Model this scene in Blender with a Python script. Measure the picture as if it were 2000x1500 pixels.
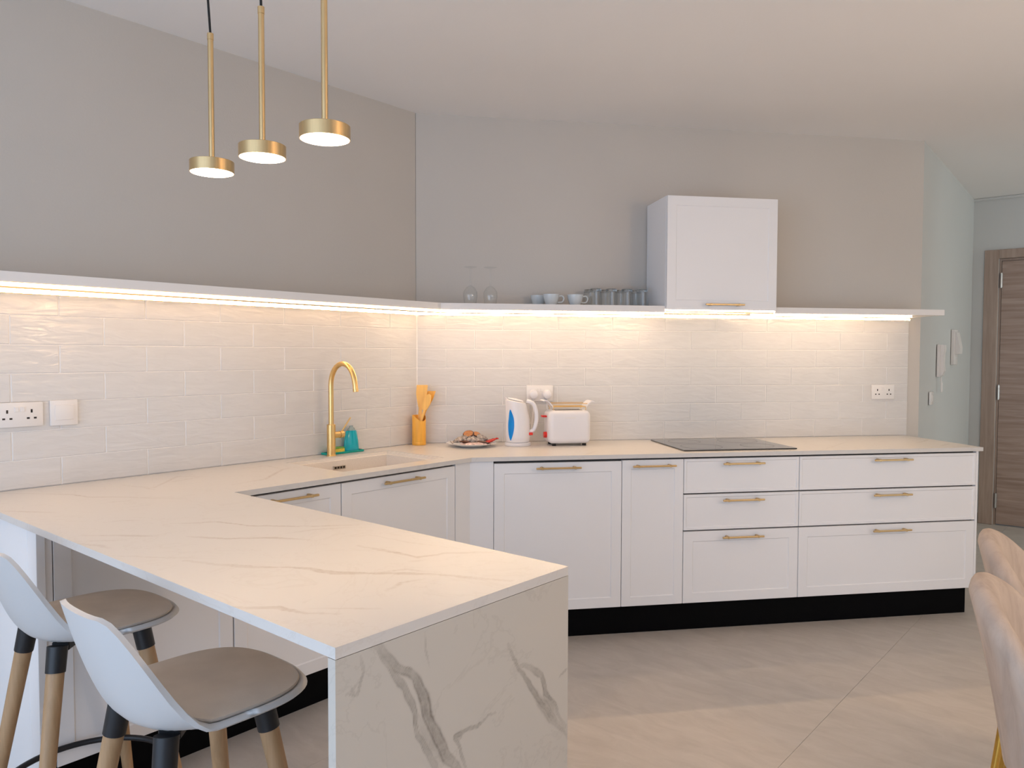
import bpy, bmesh, math, random
import numpy as np
from mathutils import Vector, Matrix

random.seed(4)
sc = bpy.context.scene
COL = sc.collection
for o in list(bpy.data.objects):
    bpy.data.objects.remove(o)

# ------------------------------------------------------------------ camera
CAM = (3.0811, -2.8329, 1.3812)
YAW, PITCH, ROLL = math.radians(40.3826), math.radians(2.184), math.radians(0.1406)
cd = bpy.data.cameras.new('camera')
cam = bpy.data.objects.new('camera', cd)
COL.objects.link(cam)
F = Vector((-math.sin(YAW) * math.cos(PITCH), math.cos(YAW) * math.cos(PITCH), -math.sin(PITCH)))
R = Vector((math.cos(YAW), math.sin(YAW), 0))
U = R.cross(F)
R2 = R * math.cos(ROLL) + U * math.sin(ROLL)
U2 = U * math.cos(ROLL) - R * math.sin(ROLL)
mw = Matrix((R2, U2, -F)).transposed().to_4x4()
mw.translation = Vector(CAM)
cam.matrix_world = mw
cd.sensor_width = 36.0
cd.lens = 36.0 * 1507.3 / 2000.0
cd.clip_start = 0.02
sc.camera = cam

# ------------------------------------------------------------------ light
SKY_COL = (0.66, 0.83, 1.0)
SKY = 0.3
WIN_REAR = (2.0, 2.58, 3.45)      # daylight through the rear glazing
WIN_HALL = (8.3, 9.3, 9.3)      # daylight through the hall window
FILL_SIDE = (0.85, 0.82, 0.78)      # fill light added through an unseen dining window
LED_FB = (21.0, 15.8, 10.8)       # strips under the back shelf front
LED_F = (9.0, 6.3, 4.0)         # strips under the shelf front
LED_B = (78.0, 54.0, 32.0)         # strip on the back wall tiles
LED_W = (56.0, 38.0, 22.0)         # strips on the tiles
PENDANT = (15.0, 12.0, 8.8)
GLOBE_FILL = (33.0, 20.5, 10.8)         # warm fill lamp added out of view on the dining side
sc.view_settings.view_transform = 'Standard'
sc.view_settings.look = 'None'
sc.view_settings.gamma = 1.0
sc.view_settings.use_curve_mapping = False
sc.view_settings.exposure = 0.10
w = bpy.data.worlds.new('daylight')
sc.world = w
w.use_nodes = True
bg = w.node_tree.nodes['Background']
bg.inputs['Color'].default_value = (*SKY_COL, 1)
bg.inputs['Strength'].default_value = SKY
sc.cycles.use_denoising = True
sc.cycles.use_adaptive_sampling = True
sc.cycles.adaptive_threshold = 0.05
sc.cycles.max_bounces = 8
sc.cycles.diffuse_bounces = 5
sc.cycles.glossy_bounces = 3
sc.cycles.transmission_bounces = 8
sc.cycles.transparent_max_bounces = 24
sc.cycles.sample_clamp_indirect = 6.0
sc.cycles.caustics_reflective = False
sc.cycles.caustics_refractive = False


def daylight(name, loc, rot, sx, sy, col):
    d = bpy.data.lights.new(name, 'AREA')
    d.shape = 'RECTANGLE'
    d.size, d.size_y = sx, sy
    k = max(max(col), 1e-6)
    d.color = [c / k for c in col]
    d.energy = k * sx * sy * math.pi
    o = bpy.data.objects.new(name, d)
    COL.objects.link(o)
    o.location, o.rotation_euler = loc, rot


daylight('daylight_rear', (2.35, -5.19, 1.25), (math.pi / 2, 0, 0), 4.0, 2.2, WIN_REAR)
daylight('daylight_hall', (6.05, 3.93, 1.55), (math.pi / 2, 0, math.pi / 2), 0.75, 1.4, WIN_HALL)
daylight('fill_side', (4.70, 0.3, 1.25), (math.pi / 2, 0, math.pi / 2), 2.9, 2.2, FILL_SIDE)  # warm fill added from the side, no such window in view

# ------------------------------------------------------------------ dimensions
TH = math.radians(39.8691)
H = 2.665                      # ceiling
ZC = 0.90                      # worktop top
DEP = 0.615                    # worktop depth
PY1, PY2, PX = -1.4246, -2.0697, 2.0529   # peninsula
SEND = 2.93                    # end of the back run
ZS0, ZS1, DS = 1.608, 1.640, 0.2907       # shelf
DV = Vector((math.sin(TH), math.cos(TH), 0))
NV = Vector((math.cos(TH), -math.sin(TH), 0))
ROT_L, ROT_B = math.pi / 2, math.pi / 2 - TH


def B(s, d, z=0.0):            # along the back wall, distance from it
    v = DV * s + NV * d
    return (v.x, v.y, z)


def L(y, d, z=0.0):            # along the left wall
    return (d, y, z)


# ------------------------------------------------------------------ materials
def new_mat(name):
    m = bpy.data.materials.new(name)
    m.use_nodes = True
    nt = m.node_tree
    return m, nt, nt.nodes['Principled BSDF']


def N(nt, kind, **kw):
    n = nt.nodes.new(kind)
    for k, v in kw.items():
        if k in n.inputs.keys():
            n.inputs[k].default_value = v
        else:
            setattr(n, k, v)
    return n


def coords(nt, scale=(1, 1, 1), kind='Object', rot=(0, 0, 0)):
    tc = nt.nodes.new('ShaderNodeTexCoord')
    mp = nt.nodes.new('ShaderNodeMapping')
    mp.inputs['Scale'].default_value = scale
    mp.inputs['Rotation'].default_value = rot
    nt.links.new(tc.outputs[kind], mp.inputs['Vector'])
    return mp.outputs['Vector']


def plain(name, col, rough=0.5, metal=0.0, noise=0.0, nscale=6.0, bump=0.0, bscale=60.0, stretch=(1, 1, 1), spec=0.5, coat=0.0, emit=None, estr=0.0, trans=0.0, ior=1.45, alpha=1.0, sss=0.0):
    m, nt, p = new_mat(name)
    p.inputs['Roughness'].default_value = rough
    p.inputs['Metallic'].default_value = metal
    p.inputs['Specular IOR Level'].default_value = spec
    p.inputs['Coat Weight'].default_value = coat
    p.inputs['Transmission Weight'].default_value = trans
    p.inputs['IOR'].default_value = ior
    p.inputs['Alpha'].default_value = alpha
    if emit:
        p.inputs['Emission Color'].default_value = (*emit, 1)
        p.inputs['Emission Strength'].default_value = estr
    v = coords(nt, stretch)
    nz = N(nt, 'ShaderNodeTexNoise', Scale=nscale, Detail=2.0)
    nt.links.new(v, nz.inputs['Vector'])
    rp = nt.nodes.new('ShaderNodeValToRGB')
    a = [max(0.0, c * (1 - noise)) for c in col]
    b = [min(1.0, c * (1 + noise)) for c in col]
    rp.color_ramp.elements[0].position, rp.color_ramp.elements[1].position = 0.3, 0.7
    rp.color_ramp.elements[0].color, rp.color_ramp.elements[1].color = (*a, 1), (*b, 1)
    nt.links.new(nz.outputs['Fac'], rp.inputs['Fac'])
    nt.links.new(rp.outputs['Color'], p.inputs['Base Color'])
    if bump:
        nb = N(nt, 'ShaderNodeTexNoise', Scale=bscale, Detail=3.0)
        nt.links.new(v, nb.inputs['Vector'])
        bp = N(nt, 'ShaderNodeBump', Strength=bump, Distance=0.01)
        nt.links.new(nb.outputs['Fac'], bp.inputs['Height'])
        nt.links.new(bp.outputs['Normal'], p.inputs['Normal'])
    return m


MAT = {}
MAT['wall'] = plain('grey_paint', (0.57, 0.525, 0.475), 0.75, noise=0.02, nscale=1.5, bump=0.06, bscale=120)
MAT['hall_paint'] = plain('pale_hall_paint', (0.60, 0.605, 0.59), 0.75, noise=0.02, nscale=1.5, bump=0.06, bscale=120)
MAT['ceiling'] = plain('ceiling_paint', (0.88, 0.85, 0.825), 0.85, noise=0.015, nscale=1.0, bump=0.05, bscale=90)
MAT['white'] = plain('white_lacquer', (0.84, 0.825, 0.825), 0.38, noise=0.006, nscale=3)
MAT['shelf'] = plain('white_shelf_board', (0.80, 0.765, 0.735), 0.45, noise=0.006, nscale=3)
MAT['gap_shade'] = plain('carcass_gap_shade', (0.05, 0.047, 0.045), 0.7)  # carcass coloured dark to stand for the shade in the door gaps
MAT['plinth'] = plain('black_plinth', (0.002, 0.002, 0.0025), 0.5, spec=0.08)
MAT['grout'] = plain('white_grout', (0.86, 0.83, 0.80), 0.8, noise=0.03, nscale=40)
MAT['gold'] = plain('satin_gold', (0.78, 0.53, 0.22), 0.30, 1.0, noise=0.04, nscale=30)
MAT['handle'] = plain('brushed_gold_handle', (0.66, 0.46, 0.23), 0.36, 1.0, noise=0.05, nscale=60, stretch=(1, 8, 8))
MAT['brass'] = plain('brushed_brass', (0.72, 0.52, 0.27), 0.28, 1.0, noise=0.10, nscale=20, stretch=(6, 6, 0.4))
MAT['lens'] = plain('pendant_lens', (1, 0.95, 0.9), 0.4, emit=PENDANT, estr=1.0)
MAT['led'] = plain('led_strip_glow', (1, 0.95, 0.9), 0.4, emit=LED_F, estr=1.0)
MAT['led_wall'] = plain('led_tile_strip_glow', (1, 0.95, 0.9), 0.4, emit=LED_W, estr=1.0)
MAT['led_back'] = plain('led_back_strip_glow', (1, 0.95, 0.9), 0.4, emit=LED_B, estr=1.0)
MAT['led_front_back'] = plain('led_back_shelf_glow', (1, 0.95, 0.9), 0.4, emit=LED_FB, estr=1.0)
MAT['globe'] = plain('opal_fill_globe', (0.9, 0.9, 0.9), 0.4, emit=GLOBE_FILL, estr=1.0)
MAT['black_metal'] = plain('black_metal', (0.012, 0.012, 0.014), 0.42)
MAT['cable'] = plain('black_cable', (0.01, 0.01, 0.01), 0.6)
MAT['hob'] = plain('black_hob_glass', (0.014, 0.012, 0.011), 0.07, spec=0.9, coat=0.4)
MAT['hob_mark'] = plain('hob_zone_print', (0.10, 0.095, 0.09), 0.2)
MAT['sink'] = plain('cream_composite', (0.76, 0.70, 0.63), 0.5, noise=0.03, nscale=150)
MAT['steel'] = plain('steel', (0.55, 0.53, 0.50), 0.3, 1.0)
MAT['plastic'] = plain('white_plastic', (0.80, 0.775, 0.785), 0.30)
MAT['socket'] = plain('white_socket_plastic', (0.80, 0.77, 0.745), 0.32)
MAT['hole'] = plain('dark_socket_hole', (0.02, 0.015, 0.013), 0.8)
MAT['blue'] = plain('blue_gauge', (0.0, 0.22, 0.66), 0.2)
MAT['red'] = plain('red_plastic', (0.75, 0.03, 0.02), 0.3)
MAT['teal'] = plain('teal_plastic', (0.0, 0.36, 0.30), 0.3)
MAT['teal_liquid'] = plain('turquoise_soap', (0.0, 0.40, 0.52), 0.12, spec=0.6)
MAT['clear'] = plain('clear_plastic', (0.62, 0.78, 0.80), 0.15, trans=0.7, ior=1.3)
MAT['sponge'] = plain('yellow_sponge', (0.85, 0.66, 0.10), 0.9, noise=0.15, nscale=180, bump=0.5, bscale=250)
MAT['scour'] = plain('green_scourer', (0.16, 0.42, 0.10), 0.95, noise=0.2, nscale=200, bump=0.5, bscale=300)
MAT['bamboo'] = plain('bamboo', (0.86, 0.43, 0.06), 0.45, noise=0.10, nscale=18, stretch=(3, 3, 0.4))
MAT['bamboo_pale'] = plain('pale_bamboo', (0.92, 0.52, 0.13), 0.45, noise=0.10, nscale=18, stretch=(3, 3, 0.4))
MAT['porcelain'] = plain('porcelain', (0.84, 0.82, 0.80), 0.15, coat=0.3)
MAT['cup'] = plain('pale_grey_stoneware', (0.62, 0.65, 0.66), 0.2, coat=0.2)
MAT['choc'] = plain('chocolate', (0.08, 0.025, 0.012), 0.35, noise=0.3, nscale=60)
MAT['biscuit'] = plain('caramel_biscuit', (0.42, 0.17, 0.06), 0.5, noise=0.2, nscale=80)
MAT['wrap'] = plain('silver_wrapper', (0.36, 0.31, 0.28), 0.25, 0.2, noise=0.6, nscale=70, bump=0.8, bscale=80)
MAT['wrap_red'] = plain('red_wrapper', (0.55, 0.03, 0.02), 0.25, noise=0.3, nscale=70, bump=0.8, bscale=80)
MAT['wrap_pink'] = plain('white_red_wrapper', (0.78, 0.55, 0.50), 0.3, noise=0.35, nscale=60, bump=0.8, bscale=80)
MAT['shell'] = plain('white_seat_shell', (0.58, 0.575, 0.575), 0.38)
MAT['cushion'] = plain('taupe_leatherette', (0.62, 0.54, 0.46), 0.55, noise=0.05, nscale=14, bump=0.05, bscale=300)
MAT['piping'] = plain('taupe_seam', (0.5, 0.43, 0.37), 0.6)
MAT['chair_gold'] = plain('gold_leg', (0.70, 0.44, 0.10), 0.28, 1.0)
MAT['intercom'] = plain('intercom_plastic', (0.78, 0.74, 0.71), 0.4)
MAT['frame_white'] = plain('white_window_frame', (0.8, 0.8, 0.8), 0.4)
MAT['floor_joint'] = plain('floor_joint', (0.40, 0.365, 0.33), 0.8)
MAT['skirting'] = plain('stone_skirting', (0.36, 0.335, 0.31), 0.5, noise=0.06, nscale=9)


def glass_mat():
    m, nt, p = new_mat('thin_clear_glass')
    out = nt.nodes['Material Output']
    nt.nodes.remove(p)
    nz = N(nt, 'ShaderNodeTexNoise', Scale=5.0)
    nt.links.new(coords(nt), nz.inputs['Vector'])
    mp = N(nt, 'ShaderNodeMapRange')
    mp.inputs['To Min'].default_value, mp.inputs['To Max'].default_value = 0.02, 0.06
    nt.links.new(nz.outputs['Fac'], mp.inputs['Value'])
    gl = nt.nodes.new('ShaderNodeBsdfGlossy')
    nt.links.new(mp.outputs['Result'], gl.inputs['Roughness'])
    tr_ = nt.nodes.new('ShaderNodeBsdfTransparent')
    tr_.inputs['Color'].default_value = (0.985, 0.99, 0.99, 1)
    lw = nt.nodes.new('ShaderNodeLayerWeight')
    pw = N(nt, 'ShaderNodeMath', operation='POWER')
    pw.inputs[1].default_value = 3.5
    nt.links.new(lw.outputs['Facing'], pw.inputs[0])
    fr = N(nt, 'ShaderNodeMath', operation='MULTIPLY_ADD')
    fr.inputs[1].default_value, fr.inputs[2].default_value = 0.40, 0.03
    nt.links.new(pw.outputs[0], fr.inputs[0])
    mx = nt.nodes.new('ShaderNodeMixShader')
    nt.links.new(fr.outputs[0], mx.inputs[0])
    nt.links.new(tr_.outputs[0], mx.inputs[1])
    nt.links.new(gl.outputs[0], mx.inputs[2])
    nt.links.new(mx.outputs[0], out.inputs['Surface'])
    return m


MAT['glass_base'] = plain('thick_glass_base', (0.70, 0.73, 0.73), 0.05, trans=0.95, ior=1.45)
MAT['glass'] = glass_mat()


def tile_mat():
    m, nt, p = new_mat('glazed_wall_tile')
    p.inputs['Roughness'].default_value = 0.16
    oi = nt.nodes.new('ShaderNodeObjectInfo')
    tc = nt.nodes.new('ShaderNodeTexCoord')
    add = N(nt, 'ShaderNodeVectorMath', operation='ADD')
    rm = N(nt, 'ShaderNodeVectorMath', operation='SCALE')
    rm.inputs['Scale'].default_value = 37.0
    cmb = nt.nodes.new('ShaderNodeCombineXYZ')
    for k in 'XYZ':
        nt.links.new(oi.outputs['Random'], cmb.inputs[k])
    nt.links.new(cmb.outputs[0], rm.inputs[0])
    nt.links.new(tc.outputs['Object'], add.inputs[0])
    nt.links.new(rm.outputs[0], add.inputs[1])
    mp = nt.nodes.new('ShaderNodeMapping')
    mp.inputs['Scale'].default_value = (1.0, 1.0, 4.2)
    nt.links.new(add.outputs[0], mp.inputs['Vector'])
    nz = N(nt, 'ShaderNodeTexNoise', Scale=9.0, Detail=2.5, Distortion=0.6)
    nt.links.new(mp.outputs[0], nz.inputs['Vector'])
    bp = N(nt, 'ShaderNodeBump', Strength=0.35, Distance=0.006)
    nt.links.new(nz.outputs['Fac'], bp.inputs['Height'])
    nt.links.new(bp.outputs['Normal'], p.inputs['Normal'])
    rp = nt.nodes.new('ShaderNodeValToRGB')
    rp.color_ramp.elements[0].color = (0.64, 0.62, 0.60, 1)
    rp.color_ramp.elements[1].color = (0.71, 0.69, 0.67, 1)
    nt.links.new(nz.outputs['Fac'], rp.inputs['Fac'])
    nt.links.new(rp.outputs['Color'], p.inputs['Base Color'])
    return m


MAT['tile'] = tile_mat()


def marble_mat(name, veincol, base=(0.665, 0.63, 0.595), rough=0.3):
    m, nt, p = new_mat(name)
    p.inputs['Roughness'].default_value = rough
    at = nt.nodes.new('ShaderNodeAttribute')
    at.attribute_name = 'vein'
    v = coords(nt)
    nz = N(nt, 'ShaderNodeTexNoise', Scale=45.0, Detail=5.0, Roughness=0.7)
    nt.links.new(v, nz.inputs['Vector'])
    mr = N(nt, 'ShaderNodeMapRange')
    mr.inputs['From Min'].default_value, mr.inputs['From Max'].default_value = 0.32, 0.62
    mr.inputs['To Min'].default_value, mr.inputs['To Max'].default_value = 0.55, 1.0
    nt.links.new(nz.outputs['Fac'], mr.inputs['Value'])
    mul = N(nt, 'ShaderNodeMath', operation='MULTIPLY')
    nt.links.new(at.outputs['Fac'], mul.inputs[0])
    nt.links.new(mr.outputs['Result'], mul.inputs[1])
    # faint clouding and hairline veins all over
    n2 = N(nt, 'ShaderNodeTexNoise', Scale=3.2, Detail=6.0, Roughness=0.6, Distortion=1.2)
    nt.links.new(v, n2.inputs['Vector'])
    sub = N(nt, 'ShaderNodeMath', operation='SUBTRACT')
    sub.inputs[1].default_value = 0.5
    nt.links.new(n2.outputs['Fac'], sub.inputs[0])
    ab = N(nt, 'ShaderNodeMath', operation='ABSOLUTE')
    nt.links.new(sub.outputs[0], ab.inputs[0])
    m2 = N(nt, 'ShaderNodeMapRange')
    m2.inputs['From Min'].default_value, m2.inputs['From Max'].default_value = 0.0, 0.012
    m2.inputs['To Min'].default_value, m2.inputs['To Max'].default_value = 0.10, 0.0
    nt.links.new(ab.outputs[0], m2.inputs['Value'])
    ad = N(nt, 'ShaderNodeMath', operation='ADD', use_clamp=True)
    nt.links.new(mul.outputs[0], ad.inputs[0])
    nt.links.new(m2.outputs['Result'], ad.inputs[1])
    mx = N(nt, 'ShaderNodeMix', data_type='RGBA')
    mx.inputs['A'].default_value = (*base, 1)
    mx.inputs['B'].default_value = (*veincol, 1)
    for s in mx.inputs:
        if s.name == 'A' and s.type == 'RGBA':
            s.default_value = (*base, 1)
        if s.name == 'B' and s.type == 'RGBA':
            s.default_value = (*veincol, 1)
    fac = [s for s in mx.inputs if s.name == 'Factor' and s.type == 'VALUE'][0]
    nt.links.new(ad.outputs[0], fac)
    outc = [s for s in mx.outputs if s.type == 'RGBA'][0]
    nt.links.new(outc, p.inputs['Base Color'])
    return m


MAT['marble'] = marble_mat('marble_worktop', (0.36, 0.27, 0.205))
MAT['marble_end_shaded'] = marble_mat('marble_end_panel_shaded', (0.165, 0.14, 0.115), (0.56, 0.52, 0.465))  # same marble, base darkened for the panel's shaded side; veins drawn greyer


def floor_mat():
    m, nt, p = new_mat('stone_floor_tile')
    p.inputs['Roughness'].default_value = 0.5
    v = coords(nt, (1.0, 2.6, 1), 'Object', (0, 0, 0.6))
    nz = N(nt, 'ShaderNodeTexNoise', Scale=5.0, Detail=8.0, Roughness=0.65, Distortion=0.8)
    nt.links.new(v, nz.inputs['Vector'])
    rp = nt.nodes.new('ShaderNodeValToRGB')
    e = rp.color_ramp.elements
    e[0].position, e[1].position = 0.30, 0.72
    e[0].color, e[1].color = (0.46, 0.415, 0.37, 1), (0.56, 0.51, 0.46, 1)
    nt.links.new(nz.outputs['Fac'], rp.inputs['Fac'])
    nt.links.new(rp.outputs['Color'], p.inputs['Base Color'])
    bp = N(nt, 'ShaderNodeBump', Strength=0.06, Distance=0.01)
    nt.links.new(nz.outputs['Fac'], bp.inputs['Height'])
    nt.links.new(bp.outputs['Normal'], p.inputs['Normal'])
    return m


MAT['floor'] = floor_mat()


def wood_mat(name, c0, c1, stretch, scale, rough=0.5, dist=0.6):
    m, nt, p = new_mat(name)
    p.inputs['Roughness'].default_value = rough
    v = coords(nt, stretch)
    nz = N(nt, 'ShaderNodeTexNoise', Scale=scale, Detail=6.0, Roughness=0.6, Distortion=dist)
    nt.links.new(v, nz.inputs['Vector'])
    rp = nt.nodes.new('ShaderNodeValToRGB')
    e = rp.color_ramp.elements
    e[0].position, e[1].position = 0.32, 0.70
    e[0].color, e[1].color = (*c0, 1), (*c1, 1)
    nt.links.new(nz.outputs['Fac'], rp.inputs['Fac'])
    nt.links.new(rp.outputs['Color'], p.inputs['Base Color'])
    return m


MAT['beech'] = wood_mat('beech_leg', (0.36, 0.215, 0.105), (0.46, 0.29, 0.155), (10, 10, 0.7), 6.0)
MAT['door_wood'] = wood_mat('grey_brown_door_veneer', (0.29, 0.20, 0.155), (0.45, 0.34, 0.28), (0.7, 1, 14), 3.0)
MAT['frame_wood'] = wood_mat('grey_brown_frame_veneer', (0.32, 0.235, 0.185), (0.44, 0.335, 0.27), (14, 14, 0.7), 3.0)
MAT['velvet'] = wood_mat('beige_velvet', (0.40, 0.32, 0.265), (0.53, 0.435, 0.365), (3, 3, 0.6), 5.0, 0.85, 1.2)


# ------------------------------------------------------------------ mesh helpers
class MB:
    def __init__(self):
        self.bm = bmesh.new()

    def box(self, x0, x1, y0, y1, z0, z1, bev=0.0, seg=1):
        bm = self.bm
        r = bmesh.ops.create_cube(bm, size=1.0)
        vs = r['verts']
        bmesh.ops.scale(bm, vec=(x1 - x0, y1 - y0, z1 - z0), verts=vs)
        bmesh.ops.translate(bm, vec=((x0 + x1) / 2, (y0 + y1) / 2, (z0 + z1) / 2), verts=vs)
        if bev > 0:
            es = list({e for v in vs for e in v.link_edges})
            bmesh.ops.bevel(bm, geom=es, offset=bev, segments=seg, affect='EDGES', profile=0.5)
        return self

    def lathe(self, prof, n=32, c=(0, 0, 0), sx=1.0, sy=1.0, f=None):
        bm = self.bm
        rings = []
        for r, z in prof:
            if r < 1e-6:
                v = [bm.verts.new((c[0], c[1], c[2] + z))]
            else:
                v = [bm.verts.new((c[0] + sx * r * math.cos(2 * math.pi * k / n), c[1] + sy * r * math.sin(2 * math.pi * k / n), c[2] + z)) for k in range(n)]
            rings.append(v)
        for a, b in zip(rings[:-1], rings[1:]):
            for k in range(n):
                k2 = (k + 1) % n
                if len(a) == 1 and len(b) == 1:
                    continue
                if len(a) == 1:
                    bm.faces.new((a[0], b[k2], b[k]))
                elif len(b) == 1:
                    bm.faces.new((a[k], a[k2], b[0]))
                else:
                    bm.faces.new((a[k], a[k2], b[k2], b[k]))
        if f:
            for rg in rings:
                for v in rg:
                    v.co = f(v.co)
        return self

    def tube(self, pts, r, n=12, closed=False, caps=True):
        bm = self.bm
        P = [Vector(q) for q in pts]
        m = len(P)
        rs = r if isinstance(r, (list, tuple)) else [r] * m
        rings = []
        up = None
        for i in range(m):
            if closed:
                t = (P[(i + 1) % m] - P[i - 1]).normalized()
            else:
                t = (P[min(i + 1, m - 1)] - P[max(i - 1, 0)]).normalized()
            if up is None:
                ref = Vector((0, 0, 1)) if abs(t.z) < 0.9 else Vector((1, 0, 0))
                up = (ref - t * ref.dot(t)).normalized()
            else:
                up = (up - t * up.dot(t)).normalized()
            s = t.cross(up)
            rings.append([bm.verts.new(P[i] + (up * math.cos(2 * math.pi * k / n) + s * math.sin(2 * math.pi * k / n)) * rs[i]) for k in range(n)])
        pairs = list(zip(rings[:-1], rings[1:]))
        if closed:
            pairs.append((rings[-1], rings[0]))
        for a, b in pairs:
            for k in range(n):
                k2 = (k + 1) % n
                bm.faces.new((a[k], a[k2], b[k2], b[k]))
        if caps and not closed:
            bm.faces.new(list(reversed(rings[0])))
            bm.faces.new(rings[-1])
        return self

    def prism(self, poly, z0, z1, f=None):
        """poly in xy, extruded in z; f maps a point afterwards"""
        bm = self.bm
        f = f or (lambda q: q)
        a = [bm.verts.new(f(Vector((x, y, z0)))) for x, y in poly]
        b = [bm.verts.new(f(Vector((x, y, z1)))) for x, y in poly]
        n = len(poly)
        bm.faces.new(list(reversed(a)))
        bm.faces.new(b)
        for k in range(n):
            k2 = (k + 1) % n
            bm.faces.new((a[k], a[k2], b[k2], b[k]))
        return self

    def sheet(self, fn, nu, nv, thick=None):
        """grid surface fn(u,v), closed with an offset copy when thick"""
        bm = self.bm
        g = [[Vector(fn(i / nu, j / nv)) for j in range(nv + 1)] for i in range(nu + 1)]
        A = [[bm.verts.new(q) for q in row] for row in g]
        for i in range(nu):
            for j in range(nv):
                bm.faces.new((A[i][j], A[i + 1][j], A[i + 1][j + 1], A[i][j + 1]))
        if thick:
            def nrm(i, j):
                a = g[min(i + 1, nu)][j] - g[max(i - 1, 0)][j]
                b = g[i][min(j + 1, nv)] - g[i][max(j - 1, 0)]
                return a.cross(b).normalized()
            Bv = [[bm.verts.new(g[i][j] - nrm(i, j) * thick) for j in range(nv + 1)] for i in range(nu + 1)]
            for i in range(nu):
                for j in range(nv):
                    bm.faces.new((Bv[i][j + 1], Bv[i + 1][j + 1], Bv[i + 1][j], Bv[i][j]))
            for i in range(nu):
                bm.faces.new((A[i + 1][0], A[i][0], Bv[i][0], Bv[i + 1][0]))
                bm.faces.new((A[i][nv], A[i + 1][nv], Bv[i + 1][nv], Bv[i][nv]))
            for j in range(nv):
                bm.faces.new((A[0][j], A[0][j + 1], Bv[0][j + 1], Bv[0][j]))
                bm.faces.new((A[nu][j + 1], A[nu][j], Bv[nu][j], Bv[nu][j + 1]))
        return self

    def mesh(self, name, mat, smooth=False, angle=40):
        me = bpy.data.meshes.new(name)
        bmesh.ops.recalc_face_normals(self.bm, faces=self.bm.faces)
        if smooth:
            lim = math.radians(angle)
            for fc in self.bm.faces:
                fc.smooth = True
            for e in self.bm.edges:
                if len(e.link_faces) == 2 and e.calc_face_angle(0) > lim:
                    e.smooth = False
        self.bm.to_mesh(me)
        self.bm.free()
        me.materials.append(MAT[mat])
        return me

    def build(self, name, mat, parent=None, loc=(0, 0, 0), rz=0.0, smooth=False, angle=40):
        return obj(name, self.mesh(name, mat, smooth, angle), parent, loc, rz)


def obj(name, me, parent=None, loc=(0, 0, 0), rz=0.0):
    o = bpy.data.objects.new(name, me)
    COL.objects.link(o)
    o.location = loc
    o.rotation_euler = (0, 0, rz)
    if parent is not None:
        o.parent = parent
    return o


def tag(o, label, cat, group=None):
    o['label'] = label
    o['category'] = cat
    if group:
        o['group'] = group
    return o


def thing(name, label, cat, loc=(0, 0, 0), rz=0.0, group=None):
    return tag(obj(name, None, None, loc, rz), label, cat, group)


def struct(o):
    o['kind'] = 'structure'
    return o


def copy_tree(o, parent=None):
    c = o.copy()
    COL.objects.link(c)
    c.parent = parent
    for ch in o.children:
        copy_tree(ch, c)
    return c


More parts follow.
